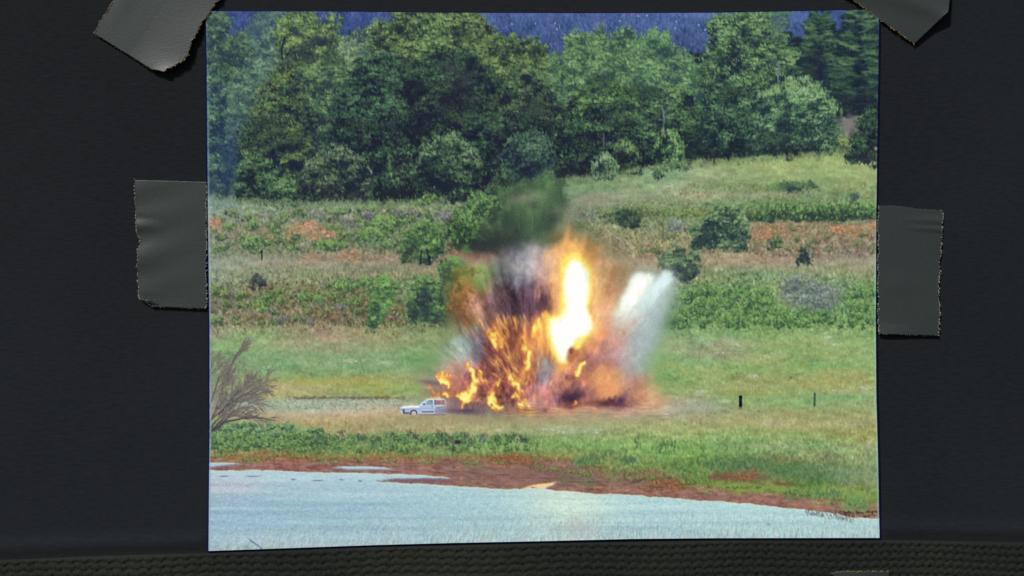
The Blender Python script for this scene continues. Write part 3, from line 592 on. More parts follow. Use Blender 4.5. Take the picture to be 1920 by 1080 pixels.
# track ------------------------------------------------------------------------------------
tr = poly([(470, 748), (560, 744), (700, 747), (760, 748), (760, 776), (600, 786), (470, 784), (440, 770)], 3, 2, 10)
motif('printed_dirt_track', tr, 'printed pale dirt track left of the car')
tr2 = poly([(1200, 762), (1300, 756), (1380, 756), (1340, 768), (1200, 776)], 2, 1, 10)
n = 900; xs = rng.uniform(470, 765, n); ys = rng.uniform(748, 768, n)
strokes(xs, ys, rng.uniform(1.5, 4, n), .9, rng.normal(20, 40, n), np.where(rng.uniform(0, 1, (n, 1)) < .5, (176, 190, 168), (124, 134, 116)), .45)
n = 260; xs = rng.uniform(540, 760, n); strokes(xs, 746 + rng.normal(0, 1.6, n), 2.4, .9, rng.normal(0, 25, n), (104, 96, 84), .5)
over((172, 178, 164), poly([(1230, 769), (1330, 762), (1345, 765), (1250, 774), (1200, 776)], 2.4) * .5)

# green fringe above the shore ------------------------------------------------------------
for _ in range(230):
    x = rng.uniform(392, 605); y = rng.uniform(796, 838)
    if x > 560 and y < 806: continue
    tuft(x, y, rng.uniform(5, 10), rng.uniform(4, 7), (146, 180, 128) if y < 815 else (122, 154, 100), (98, 134, 90), (46, 66, 54), bg=False, n=34, spread=70, L=(1.2, 2.4))
noise_strip = rng.normal(0, .7, 60)
FR = poly([(392, 800), (430, 792), (480, 790), (560, 796), (600, 804), (640, 812), (720, 812), (840, 808), (860, 824), (600, 846), (392, 850)], 0)
motif('printed_green_fringe', FR, 'printed band of low green shrubs above the shore')
for _ in range(210):
    x = rng.uniform(392, 1010); y = rng.uniform(814, 846); k = rng.uniform()
    if noise_strip[int((x - 392) / 620 * 59)] + (y - 830) * .04 > .75: continue
    tuft(x, y, rng.uniform(5, 12), rng.uniform(4, 7), (134, 166, 102), (100, 134, 82), (62, 86, 60), bg=False, n=26, spread=45, L=(1.3, 2.8))
for x, y, h in ((600, 818, 14), (590, 828, 12), (612, 830, 10), (640, 818, 16), (674, 820, 12), (706, 824, 8), (738, 818, 10), (770, 814, 16), (778, 822, 10), (826, 818, 18), (836, 828, 12), (846, 826, 12), (790, 826, 8), (874, 818, 10), (882, 830, 12), (816, 836, 12), (956, 820, 8), (975, 824, 12), (984, 826, 8), (905, 820, 6)):
    k = h * 2
    strokes(x + rng.normal(0, 5, k), y + rng.uniform(-h * .6, h * .5, k), 2.6, 1.1, rng.normal(85, 30, k), np.array([40, 60, 46]) + rng.uniform(0, 44, (k, 1)), .65)
for x0_, x1_, y0_, y1_, n in ((1000, 1330, 826, 850, 1500), (1180, 1650, 838, 905, 4200), (860, 1120, 842, 866, 700)):
    xs = rng.uniform(x0_, x1_, n); ys = np.sort(rng.uniform(y0_, y1_, n))
    base = at(xs, ys); k = rng.normal(1, .12, (n, 1)); c = base * k + np.array([-1, 3, -1])
    strokes(xs, ys, rng.uniform(1.6, 3.6, n), 1.1, rng.normal(88, 22, n), c, .5)
def reeds(x, y, rx, ry, n, d=(46, 74, 58), l=(120, 158, 96), a=.6, L=(1.8, 4.2)):
    xs = rng.normal(x, rx, n); ys = np.sort(rng.normal(y, ry, n)); u = rng.uniform(0, 1, (n, 1))
    strokes(xs, ys, rng.uniform(*L, n), 1.2, rng.normal(88, 20, n), (np.asarray(d) * (1 - u) + np.asarray(l) * u) * 1.02 + 4, a)
reeds(1385, 868, 26, 8, 340); reeds(1432, 872, 12, 8, 120); reeds(1350, 872, 16, 6, 140)
reeds(1105, 862, 12, 5, 120); reeds(1090, 866, 8, 4, 60); reeds(1180, 862, 14, 5, 130); reeds(1140, 852, 20, 5, 80); reeds(1240, 838, 8, 7, 60, d=(34, 56, 46)); reeds(1198, 826, 3, 6, 18, d=(34, 52, 44)); reeds(1262, 836, 4, 6, 22, d=(40, 50, 44))
reeds(1500, 884, 46, 7, 600, d=(70, 102, 70), l=(120, 146, 104)); reeds(1470, 880, 24, 8, 260, d=(58, 92, 60), l=(104, 140, 84)); reeds(1545, 895, 26, 6, 260, d=(54, 86, 58), l=(100, 136, 80))
reeds(1600, 893, 26, 9, 300, d=(90, 118, 88), l=(140, 160, 120)); over((132, 156, 78), poly([(1336, 908), (1400, 906), (1480, 912), (1560, 920), (1650, 926), (1650, 940), (1560, 932), (1480, 926), (1400, 920), (1336, 914)], 2.5, 2, 12) * .8); reeds(1484, 928, 7, 5, 60); reeds(1520, 926, 18, 6, 180, d=(60, 96, 56)); reeds(1560, 928, 12, 5, 90)
reeds(1606, 945, 18, 9, 260, d=(70, 116, 66), l=(126, 166, 104)); reeds(1630, 880, 9, 20, 120, d=(120, 138, 104), l=(160, 168, 134), a=.5)
reeds(1055, 900, 6, 4, 26); reeds(1090, 896, 12, 6, 60); reeds(1104, 900, 5, 5, 30, d=(34, 58, 50)); reeds(1555, 858, 16, 8, 60, d=(74, 96, 76), l=(120, 140, 104), a=.5)

# shore ------------------------------------------------------------------------------------
SH = poly([(388, 856), (520, 858), (700, 862), (850, 866), (960, 858), (1010, 860), (1050, 880), (1140, 890), (1200, 896), (1260, 900), (1330, 918), (1460, 928), (1560, 938), (1650, 955), (1650, 985), (388, 985)], 0)
motif('printed_shore', SH, 'printed reddish mud shore')
n = 5200
xs = rng.uniform(388, 1650, n); top = np.interp(xs, [388, 700, 1000, 1100, 1250, 1400, 1650], [856, 862, 872, 894, 902, 922, 958]); ys = top + rng.uniform(0, 1, n) * np.interp(xs, [388, 700, 1000, 1650], [28, 36, 45, 16])
c = at(xs, ys) * rng.normal(1, .14, (n, 1)) + rng.normal(0, 3, (n, 3))
strokes(xs, ys, rng.uniform(2, 7, n), .9, rng.normal(3, 6, n), c, .5)
n = 900; xs = rng.uniform(400, 1000, n); ys = rng.uniform(852, 868, n); strokes(xs, ys, rng.uniform(1.5, 4, n), .9, rng.normal(0, 20, n), np.array([146, 112, 72]) + rng.normal(0, 18, (n, 1)), .3)
def rubble(cx, cy, rx, ry, n, label):
    M = poly(ell(cx, cy, rx, ry), 2, 3, 8); over((128, 80, 56), M * .55)
    xs = cx + rng.normal(0, rx * .5, n); ys = cy + rng.normal(0, ry * .45, n)
    u = rng.uniform(0, 1, (n, 1)); strokes(xs, ys, rng.uniform(1.0, 2.2, n), 1.0, rng.normal(10, 50, n), np.array([88, 58, 48]) * (1 - u) + np.array([184, 136, 98]) * u, .55)
    motif('printed_rubble', M, label)
rubble(960, 863, 46, 9, 420, 'printed heap of red clods by the upper shore')
rubble(1242, 911, 44, 12, 460, 'printed heap of red clods by the water')
rubble(1385, 894, 44, 7, 200, 'printed eroded red bank among reeds')
over((116, 84, 72), poly([(1330, 888), (1368, 886), (1368, 900), (1330, 900)], 2, 1.5, 5) * .8); over((104, 58, 48), poly([(1450, 903), (1490, 906), (1486, 910), (1455, 909)], 2) * .6)
over((94, 70, 74), poly([(1186, 902), (1204, 897), (1214, 894), (1212, 898), (1196, 906), (1184, 905)], 1) * .8)
for q in ((432, 864), (470, 866), (490, 866), (716, 864), (935, 874), (520, 860), (1120, 914)): strokes([q[0], q[0] + 6], [q[1]] * 2, 7, 1, 0, (206, 138, 84), .8)
over((122, 96, 86), poly([(820, 886), (900, 876), (1010, 874), (1130, 888), (1120, 900), (1020, 904), (900, 902)], 5) * .5)
strokes(rng.uniform(1560, 1645, 60), rng.uniform(958, 970, 60), 2.2, 1.2, rng.uniform(0, 180, 60), (64, 34, 34), .8)

for _ in range(46):                                                # tufts and wet patches that break up the bank
    x = rng.uniform(400, 1600); y = float(np.interp(x, [388, 700, 1000, 1100, 1250, 1400, 1650], [856, 862, 868, 886, 898, 914, 950])) + rng.normal(2, 5)
    tuft(x, y, rng.uniform(8, 26), rng.uniform(2, 4), (130, 152, 84), (112, 130, 74), (84, 84, 60), bg=False, n=int(rng.uniform(14, 40)), spread=40, L=(1.2, 2.6))
for _ in range(60):
    x = rng.uniform(420, 1240); y = float(np.interp(x, [388, 700, 1000, 1240], [868, 880, 892, 918])) + rng.normal(0, 5)
    strokes([x, x + 6, x - 6], [y, y + .6, y - .4], rng.uniform(4, 9), .9, 1, (150, 132, 134) if rng.uniform() < .5 else (100, 66, 66), .4)
# water --------------------------------------------------------------------------------------
main = [(380, 882), (480, 881), (600, 886), (700, 887), (780, 890), (843, 895), (846, 898), (790, 899), (730, 900), (705, 902), (780, 907), (850, 911), (920, 916), (975, 918), (1000, 911), (1020, 908), (1042, 905), (1036, 911), (1022, 916), (1040, 920), (1100, 924), (1200, 929), (1300, 937), (1345, 940), (1400, 944), (1500, 955), (1560, 962), (1600, 971), (1660, 973), (1660, 1050), (380, 1050)]
WM = poly(main, .7, .5, 14)
p1 = poly([(380, 867), (440, 868), (456, 870), (430, 873), (404, 876), (380, 878)], .7); p2 = poly([(622, 877), (650, 874), (700, 875), (722, 877), (742, 881), (700, 882), (650, 881)], .7)
WM = np.maximum(WM, np.maximum(p1, p2))
tx = np.interp(XX, [390, 700, 1000, 1060, 1200, 1648], [0, .2, .75, .9, .8, 1.0]); ty = np.interp(YY, [880, 905, 950, 985, 1015, 1035], [1, .9, .1, 0, .15, .3])
wc = np.stack([155 + 22 * tx + 16 * ty, 187 + 27 * tx + 12 * ty, 203 + 12 * tx + 8 * ty], -1)
band = noise(320, 9, 2); rip = noise(2.4, 2.2, 2); rip2 = noise(9, 3, 2)
wc += (band * 3.4 + rip * np.interp(YY, [885, 940, 1030], [2, 3.4, 4.4]) + rip2 * 2.0)[..., None] * np.array([1.15, 1, .8])
warm = np.exp(-(((XX - 1065) / 85) ** 2 + ((YY - 945) / 60) ** 2))[..., None]
wc += warm * np.array([26, 14, -2]) + np.exp(-(((XX - 430) / 70) ** 2 + ((YY - 912) / 20) ** 2))[..., None] * np.array([14, -4, -4])
over(wc, WM)
over((255, 205, 140), poly([(975, 916), (1000, 909), (1042, 904), (1036, 911), (1020, 915)], 1.2) * .85)
edge = np.clip(WM - np.roll(WM, 2, 0), 0, 1) * (YY > 860); over((228, 226, 176), blur(edge, .6) * .4)
edge2 = np.clip(WM - np.roll(WM, -2, 0), 0, 1) * (YY < 1000); over((84, 48, 96), edge2 * .5)
motif('printed_pond', WM, 'printed pale blue water with reeds along the bottom')
for x, y, l in ((476, 893, 16), (420, 893, 10), (596, 901, 12), (550, 899, 5), (640, 899, 4), (675, 902, 5), (1000, 914, 6)):
    strokes([x - l * .4, x, x + l * .4], [y] * 3, l * .5, .9, 0, (104, 96, 140), .65)
over((112, 88, 112), poly([(724, 898), (770, 896), (850, 898), (850, 905), (780, 905), (730, 901)], 1.2) * .55)
n = 5200                                                           # reeds in front of the water
xs = rng.uniform(388, 1650, n); dn = rng.uniform(0, 1, n) ** 1.5
bot = np.interp(xs, [391, 700, 1020, 1180, 1650], [1033, 1022, 1014, 1010, 1008]); ys = bot - dn * np.interp(xs, [391, 700, 1200, 1650], [30, 46, 52, 44])
u = rng.uniform(0, 1, (n, 1)); c = np.where(u < .55, np.array([138, 150, 150.]), np.array([208, 222, 214.])) + rng.normal(0, 7, (n, 3))
c = c + (np.array([176, 160, 158]) - c) * (rng.uniform(0, 1, (n, 1)) < .12)
strokes(xs, ys, rng.uniform(3, 8, n), .8, np.interp(xs, [391, 900, 1200], [65, 78, 92]) * 0 + rng.normal(96, 12, n) + np.interp(xs, [391, 900, 1200], [22, 12, -2]), c, rng.uniform(.15, .5, n) * (1.1 - dn * .6))
over((176, 172, 176), poly(ell(1085, 995, 30, 22), 10) * .4)
trunk([(468, 1012), (482, 1022), (492, 1030)], 1.1, 1.1, (112, 128, 156)); strokes([1441], [983], 2.5, 1.3, 90, (92, 132, 156), .9)
n = 160; xs = rng.uniform(1510, 1600, n); ys = 958 + (xs - 1510) * .13 + rng.uniform(-3, 9, n); strokes(xs, ys, 2.4, .8, rng.normal(70, 25, n), (96, 84, 88), .5)

n = 1500; xs = np.where(rng.uniform(0, 1, n) < .5, rng.normal(1065, 60, n), rng.uniform(392, 1645, n)); ys = rng.uniform(900, 1020, n); kp = WM[np.clip((ys - PY0).astype(int), 0, PH - 1), np.clip((xs - PX0).astype(int), 0, PW - 1)] > .9
strokes(xs[kp], ys[kp], rng.uniform(.8, 2, int(kp.sum())), .8, rng.normal(10, 30, int(kp.sum())), (226, 234, 230), rng.uniform(.1, .4, int(kp.sum())))
n = 1500; xs = rng.uniform(392, 1645, n); ys = 890 + 130 * rng.uniform(0, 1, n); kp = WM[np.clip((ys - PY0).astype(int), 0, PH - 1), np.clip((xs - PX0).astype(int), 0, PW - 1)] > .9
strokes(xs[kp], ys[kp], rng.uniform(1, 3, int(kp.sum())), .8, rng.normal(0, 12, int(kp.sum())), (130, 158, 178), rng.uniform(.1, .35, int(kp.sum())))
# posts ---------------------------------------------------------------------------------------
over((10, 8, 26), poly([(1385.5, 742), (1391.5, 741.5), (1392, 764), (1385.5, 764)], .5)); over((140, 84, 72), poly([(1385, 763), (1392, 763), (1392, 768), (1385, 768)], .8) * .7); soft(1389, 750, 1.5, 3, 0, (60, 84, 84), .7)
motif('printed_fence_post', poly([(1384, 740), (1393, 740), (1393, 768), (1384, 768)], 0), 'black post in the grass right of the blast')
over((48, 82, 66), poly([(1525.5, 737), (1529.5, 736), (1530, 760), (1526, 764)], .6) * .9); over((140, 152, 150), poly([(1531.5, 742), (1534.5, 742), (1534.5, 758), (1531.5, 758)], .9) * .6)
motif('printed_fence_post', poly([(1524, 736), (1531, 735), (1531, 764), (1525, 764)], 0), 'thin green post near the right edge')
soft(858, 829, 7, 4, 0, (38, 34, 56), .9, 2); soft(850, 830, 4, 2, 0, (80, 60, 110), .5); trunk([(851, 836), (851, 845)], .8, .8, (50, 60, 52))
soft(905, 823, 4, 5, 0, (130, 136, 150), .7); strokes([1483], [708], 1.8, 1.2, 0, (84, 60, 50), .8)
motif('printed_rock', poly(ell(858, 829, 8, 5), 0), 'small dark lump in the shore grass')

# bare twiggy tree at the lower left ------------------------------------------------------------
BT = poly([(380, 820), (382, 668), (410, 656), (450, 660), (480, 680), (500, 706), (500, 740), (460, 762), (450, 786), (420, 790), (396, 815)], 2, 4, 8)
over((120, 126, 110), BT * .16)
def branch(x, y, ang, ln, w, d):
    x2 = x + ln * math.cos(ang); y2 = y - ln * math.sin(ang)
    mx, my = (x + x2) / 2 + rng.normal(0, ln * .05), (y + y2) / 2 + rng.normal(0, ln * .05)
    col = (70, 62, 74) if d > 2 else ((92, 86, 88) if d > 1 else (112, 106, 100))
    trunk([(x, y), (mx, my), (x2, y2)], w * .62, w * .48, np.asarray(col) + rng.normal(0, 6), (.62 if d > 2 else .42) if d > 1 else .3)
    if d > 0:
        for _ in range(4 if d > 1 else 5):
            t = rng.uniform(.35, 1); branch(x + (x2 - x) * t, y + (y2 - y) * t, ang + rng.normal(0, .36), ln * rng.uniform(.42, .7), w * .62, d - 1)
for x, y, an, ln, w in ((389, 818, 44, 66, 1.9), (390, 805, 48, 70, 1.5), (388, 802, 60, 56, 1.4), (404, 768, 74, 62, 1.3), (425, 702, 64, 46, 1.2), (393, 790, 40, 68, 1.3), (424, 792, 16, 50, 1.1), (396, 810, 40, 46, 1.6), (390, 770, 72, 70, 1.1), (388, 740, 80, 60, 1.0), (410, 780, 52, 64, 1.1), (430, 770, 40, 60, 1.0)):
    branch(x, y, math.radians(an), ln, w, 3)
n = 1500; t = rng.uniform(0, 2 * math.pi, n); xs = 430 + 62 * np.cos(t) * np.sqrt(rng.uniform(0, 1, n)); ys = 712 + 52 * np.sin(t) * np.sqrt(rng.uniform(0, 1, n))
strokes(xs, ys, rng.uniform(1.2, 2.6, n), .8, rng.normal(120, 30, n), np.where(rng.uniform(0, 1, (n, 1)) < .5, (132, 146, 124), (96, 92, 90)), .4)
trunk([(404, 806), (424, 790), (446, 786), (476, 783), (500, 785)], 1.4, .7, (84, 66, 84), .7)
motif('printed_bare_tree', BT, 'leafless twiggy tree at the lower left edge')

# big tree smeared by the blast -------------------------------------------------------------------
bush([(842, 462), (838, 430), (846, 402), (866, 384), (892, 362), (920, 350), (960, 346), (1000, 340), (1022, 326), (1044, 330), (1056, 352), (1054, 396), (1040, 430), (1000, 462), (950, 474), (880, 474)], (124, 160, 102), (80, 116, 74), (44, 64, 52), 'large tree blurred by the blast behind the fire', name='printed_tree', fade=.9, spread=35)
over((44, 46, 54), poly([(876, 446), (920, 436), (1000, 436), (1026, 456), (960, 480), (870, 478)], 9, 3, 12) * .7); over((50, 68, 54), poly([(870, 430), (920, 415), (980, 420), (990, 445), (880, 460)], 10, 4, 12) * .4)
over((84, 134, 66), poly([(862, 474), (866, 464), (878, 462), (890, 472), (880, 480)], 2, 2, 5) * .7)
B = blur(CV, 2.6, 7); mB = poly([(935, 345), (1060, 325), (1075, 400), (1100, 480), (920, 500), (915, 430)], 18); CV[:] = CV * (1 - mB[..., None]) + B * mB[..., None]
tuft(872, 424, 30, 36, (118, 154, 92), (74, 110, 66), (36, 54, 46), bg=False, n=620, spread=40, L=(1.4, 3)); tuft(905, 385, 34, 22, (120, 156, 98), (84, 120, 76), (48, 68, 52), bg=False, n=420, spread=40, L=(1.4, 3)); soft(985, 372, 34, 12, -8, (140, 150, 122), .6); soft(1000, 420, 22, 26, 0, (92, 128, 84), .4); soft(1040, 380, 12, 30, 0, (70, 104, 68), .5); soft(1040, 412, 12, 8, 0, (52, 56, 60), .5); soft(1010, 340, 22, 10, -20, (92, 132, 84), .5)
trunk([(998, 404), (998, 436)], .8, .7, (112, 138, 104), .3)
over((172, 128, 112), poly([(850, 470), (900, 478), (1000, 480), (1000, 494), (880, 494), (860, 484)], 4) * .6); over((118, 60, 44), poly([(855, 470), (880, 477), (930, 482), (890, 486)], 2.5) * .6)
over((134, 146, 122), poly([(870, 492), (1000, 492), (1000, 504), (880, 506)], 5) * .6); over((112, 140, 62), poly([(850, 500), (940, 498), (930, 512), (860, 520)], 5, 3, 9) * .5)
soft(1085, 425, 12, 9, 0, (68, 100, 60), .6); soft(1110, 375, 44, 12, -5, (136, 140, 112), .55); soft(1062, 395, 30, 10, 0, (122, 120, 106), .5)

# ---- the blast -----------------------------------------------------------------------------------
ox, oy = 1002, 812                                                # where it springs from
ang = np.arctan2(oy - YY, XX - ox); rad = np.hypot(XX - ox, YY - oy)
def polar(n_a, n_r, octs=3, seed=5):
    r = np.random.default_rng(seed); h, w = 420, 1400
    g = noise(w / n_a, h / n_r, octs, h, w, r)
    yi = np.clip(rad / 420 * h, 0, h - 1.01); xi = np.clip((ang + math.pi) / (2 * math.pi) * w, 0, w - 1.01)
    y0 = yi.astype(int); x0 = xi.astype(int); fy = yi - y0; fx = xi - x0
    return (g[y0, x0] * (1 - fy) + g[np.minimum(y0 + 1, h - 1), x0] * fy) * (1 - fx) + (g[y0, np.minimum(x0 + 1, w - 1)] * (1 - fy) + g[np.minimum(y0 + 1, h - 1), np.minimum(x0 + 1, w - 1)] * fy) * fx
st1, st2 = polar(110, 4, 3, 5), polar(46, 7, 3, 9)
turb = noise(26, 30, 4)
# blurred surroundings pulled outwards
BG = blur(CV, 6, 6); mS = poly([(770, 700), (840, 600), (850, 520), (900, 470), (1020, 430), (1110, 440), (1190, 520), (1260, 510), (1230, 640), (1230, 760), (1120, 790), (800, 780)], 14); CV[:] = CV * (1 - mS[..., None]) + BG * mS[..., None]
# orange-lit shrub on the left
tuft(868, 566, 30, 34, (176, 132, 72), (132, 98, 56), (84, 62, 50), bg=False, n=420)
over((150, 100, 66), poly([(842, 524), (900, 506), (925, 520), (915, 590), (880, 608), (846, 590)], 9, 4, 12) * .6); soft(905, 560, 22, 34, 0, (190, 128, 100), .6)
soft(875, 510, 30, 8, 0, (150, 128, 50), .5); soft(866, 606, 16, 8, 0, (146, 150, 84), .5)
# measured tones of smoke, glare and dust
BX = np.arange(780, 1261, 30)
BROWS = [
 (440, '80,105,65 70,100,60 60,85,50 50,80,50 45,65,55 45,60,60 50,72,55 60,90,60 75,95,70 125,105,70 160,125,75 115,115,85 115,120,90 115,120,90 118,122,92 100,115,85 90,110,80'),
 (465, '90,100,70 95,110,80 80,90,60 60,70,50 55,60,60 70,72,78 95,95,105 130,130,135 155,145,145 215,165,110 250,200,110 190,145,95 125,120,90 120,120,92 125,125,95 90,105,78 80,100,72'),
 (490, '110,110,85 110,115,80 100,100,65 150,120,100 165,135,120 135,130,125 125,125,125 150,148,148 175,150,145 225,175,125 250,205,130 225,175,118 178,148,112 160,142,112 146,138,110 90,98,80 85,98,78'),
 (515, '100,115,75 95,125,70 80,120,55 120,140,70 125,150,90 115,125,115 105,108,115 125,118,125 185,145,135 228,180,125 250,215,150 230,190,135 182,146,106 166,144,108 160,150,125 170,175,165 160,175,170'),
 (540, '70,100,60 70,115,60 80,100,50 150,110,60 170,120,85 125,105,110 85,78,95 95,78,92 165,115,110 215,165,120 250,215,150 228,185,130 192,142,102 180,146,112 180,170,145 175,190,185 150,172,165'),
 (565, '70,105,60 75,110,65 95,80,55 150,105,65 195,140,115 135,100,105 85,65,80 95,70,85 120,80,88 190,130,100 245,205,140 228,185,132 205,150,110 200,165,125 190,190,175 175,195,190 125,152,130'),
 (590, '75,100,65 60,85,60 85,85,60 150,105,70 190,145,120 110,80,85 85,62,78 105,75,85 140,80,75 230,165,100 245,205,140 225,175,122 215,160,125 210,175,150 195,195,186 160,182,178 90,120,90'),
 (615, '85,110,65 75,90,65 110,115,80 160,150,120 150,120,110 150,85,70 125,75,75 165,98,78 220,138,78 245,190,110 240,190,120 220,150,100 205,145,120 200,150,130 185,180,175 140,165,158 90,125,85'),
 (640, '110,130,85 115,130,90 150,165,145 160,175,160 125,110,115 175,100,75 150,88,75 200,120,75 215,128,75 245,190,100 235,170,100 220,145,95 205,140,115 205,155,140 160,165,165 140,165,152 115,145,95'),
 (665, '110,140,90 115,135,90 140,150,120 155,165,150 120,105,108 135,80,70 100,60,65 180,108,72 145,92,85 225,160,95 185,118,82 175,110,95 170,120,110 180,145,140 160,170,168 120,155,115 115,150,95'),
 (690, '120,140,95 145,135,105 165,135,115 165,120,110 165,95,85 120,72,72 112,68,78 175,105,75 140,120,125 215,145,100 190,122,90 165,105,90 190,125,105 175,140,130 155,165,145 120,155,100 125,155,95'),
 (715, '135,140,95 150,130,110 190,135,100 160,95,88 160,92,76 140,78,68 150,86,72 155,86,76 155,135,142 185,125,100 180,110,85 205,135,95 225,152,105 200,140,110 175,125,100 145,150,100 130,150,95'),
 (740, '145,145,95 170,125,90 170,112,88 170,110,80 140,82,76 140,78,62 120,66,60 180,105,90 205,135,125 120,80,85 90,55,75 190,120,90 218,148,105 150,100,90 190,135,95 190,155,105 140,150,95'),
 (760, '150,158,138 150,140,120 140,105,102 110,78,85 108,80,82 130,80,66 104,62,60 175,108,95 190,130,120 140,90,80 120,70,65 150,95,75 110,65,65 120,75,75 200,145,110 195,150,110 165,150,110'),
 (775, '150,145,110 150,145,110 138,124,106 116,98,95 112,98,90 118,100,86 128,95,77 150,110,90 190,135,105 205,145,105 200,140,105 190,140,110 185,135,110 185,140,115 195,155,125 185,160,130 165,155,125'),
 (792, '150,143,97 150,143,97 146,140,96 142,138,95 140,137,93 140,137,92 140,137,92 150,140,98 165,145,110 168,147,112 165,145,110 158,145,108 155,145,110 152,145,108 150,145,105 145,145,102 140,145,100')]
bg_ = np.array([[[float(q) for q in t.split(',')] for t in r[1].split()] for r in BROWS]); by_ = [r[0] for r in BROWS]
xw = XX + 4.5 * noise(26, 30, 3); yw = YY + 5.5 * noise(24, 34, 3)
fy_ = np.interp(yw, by_, np.arange(len(by_))); fx_ = np.clip((xw - 780) / 30, 0, 15.99)
i_ = np.minimum(fy_.astype(int), len(by_) - 2); j_ = fx_.astype(int); dy_ = (fy_ - i_)[..., None]; dx_ = (fx_ - j_)[..., None]
dy_ = .5 * dy_ + .5 * dy_ * dy_ * (3 - 2 * dy_); dx_ = .5 * dx_ + .5 * dx_ * dx_ * (3 - 2 * dx_)
veil = (bg_[i_, j_] * (1 - dx_) + bg_[i_, j_ + 1] * dx_) * (1 - dy_) + (bg_[i_ + 1, j_] * (1 - dx_) + bg_[i_ + 1, j_ + 1] * dx_) * dy_
inner = blur(poly([(900, 560), (930, 520), (1030, 520), (1060, 600), (1090, 700), (1120, 760), (1000, 780), (870, 770), (860, 720), (900, 680)], 0), 14)
rayf = np.clip((rad - 110) / 110, .1, 1) * np.where(XX > 1120, .5, 1)
veil = veil * (1 + (rayf * (.030 * st1 + .040 * st2) + .035 * turb + inner * (.07 * noise(8, 13, 3) + .05 * st1 * rayf))[..., None])
mV = blur(poly([(784, 706), (815, 680), (850, 628), (842, 590), (850, 520), (880, 492), (960, 462), (1040, 440), (1110, 444), (1190, 500), (1258, 520), (1240, 600), (1212, 680), (1250, 745), (1270, 762), (1200, 782), (1000, 788), (880, 780), (838, 764), (800, 738)], 0), 11)
dkv = np.clip((110 - veil.mean(-1)) / 40, 0, 1)[..., None]; veil = veil * (1 - dkv * np.array([-.04, 0, .08]))
veil = veil + np.interp(YY, [560, 640], [0, 1])[..., None] * np.array([5, 8, 14])
over(veil.astype(np.float32), mV)
tuft(868, 560, 24, 36, (184, 146, 92), (146, 106, 70), (104, 74, 56), bg=False, n=230, L=(1.5, 3)); tuft(880, 508, 28, 8, (150, 156, 84), (120, 126, 66), (90, 80, 56), bg=False, n=80); _b = blur(CV, 1.4); _m = poly([(840, 490), (925, 490), (925, 620), (850, 620)], 9)[..., None]; CV[:] = CV * (1 - _m) + _b * _m
for v in ((965, 575, 40, 20, 0, (72, 56, 74), .5), (1015, 570, 24, 18, 0, (84, 60, 76), .5), (960, 672, 22, 9, 0, (82, 50, 60), .7), (940, 690, 12, 10, 0, (92, 60, 74), .5), (1075, 744, 26, 9, -14, (60, 38, 64), .8), (1135, 757, 24, 6, 0, (84, 48, 58), .8), (1163, 750, 11, 8, -30, (66, 44, 72), .8), (806, 717, 22, 5, 6, (112, 90, 100), .75)): soft(*v)
# flames: a heat field pushed through a fire ramp
heat = np.zeros((PH, PW), np.float32)
def hot(x, y, rx, ry, an, v):
    c, s = math.cos(math.radians(an)), math.sin(math.radians(an)); dx = XX - x; dy = YY - y
    q = ((dx * c + dy * s) / rx) ** 2 + ((-dx * s + dy * c) / ry) ** 2
    heat[:] += v * np.exp(-q)
wx = XX + 1.5 * noise(9, 12, 2) + .6 * noise(3, 4, 1); wy = YY + 2.4 * noise(8, 14, 2) + .8 * noise(3, 5, 1)
def lick(pts, w, v):
    """a flame: heat along a bent line, ruffled by the air"""
    P = np.array(pts, float); x0 = int(max(0, P[:, 0].min() - PX0 - 4 * w - 12)); x1 = int(P[:, 0].max() - PX0 + 4 * w + 12); y0 = int(P[:, 1].min() - PY0 - 4 * w - 12); y1 = int(P[:, 1].max() - PY0 + 4 * w + 12)
    X = wx[y0:y1, x0:x1]; Y = wy[y0:y1, x0:x1]; D = np.full(X.shape, 1e9); n = len(P) - 1
    for i in range(n):
        d = P[i + 1] - P[i]; L2 = (d ** 2).sum() + 1e-6; t = np.clip(((X - P[i, 0]) * d[0] + (Y - P[i, 1]) * d[1]) / L2, 0, 1)
        ww = 1.25 * w * (.45 + .55 * math.sin(math.pi * min(.92, max(.12, (i + .5) / n)))); q = ((X - P[i, 0] - t * d[0]) ** 2 + (Y - P[i, 1] - t * d[1]) ** 2) / ww ** 2
        D = np.minimum(D, q)
    heat[y0:y1, x0:x1] = np.maximum(heat[y0:y1, x0:x1], v * np.exp(-D * .8)) + .22 * v * np.exp(-D * .22)
for h in ((985, 640, 34, 44, 0, .34), (1010, 620, 18, 34, 0, .26), (930, 635, 16, 22, 20, .28), (990, 690, 12, 28, 10, .22), (968, 720, 10, 18, -18, .22), (882, 728, 12, 20, 12, .22), (832, 712, 18, 7, 20, .3), (826, 741, 20, 6, 0, .3), (925, 735, 10, 22, 12, .2), (985, 755, 14, 18, -30, .2), (1062, 470, 9, 36, 6, .2), (1035, 555, 8, 34, 0, .24)):
    hot(*h)
for h in ((850, 736, 26, 9, 0, .24), (900, 748, 26, 8, 0, .22), (945, 756, 26, 8, 0, .2), (862, 716, 14, 12, 0, .16)): hot(*h)
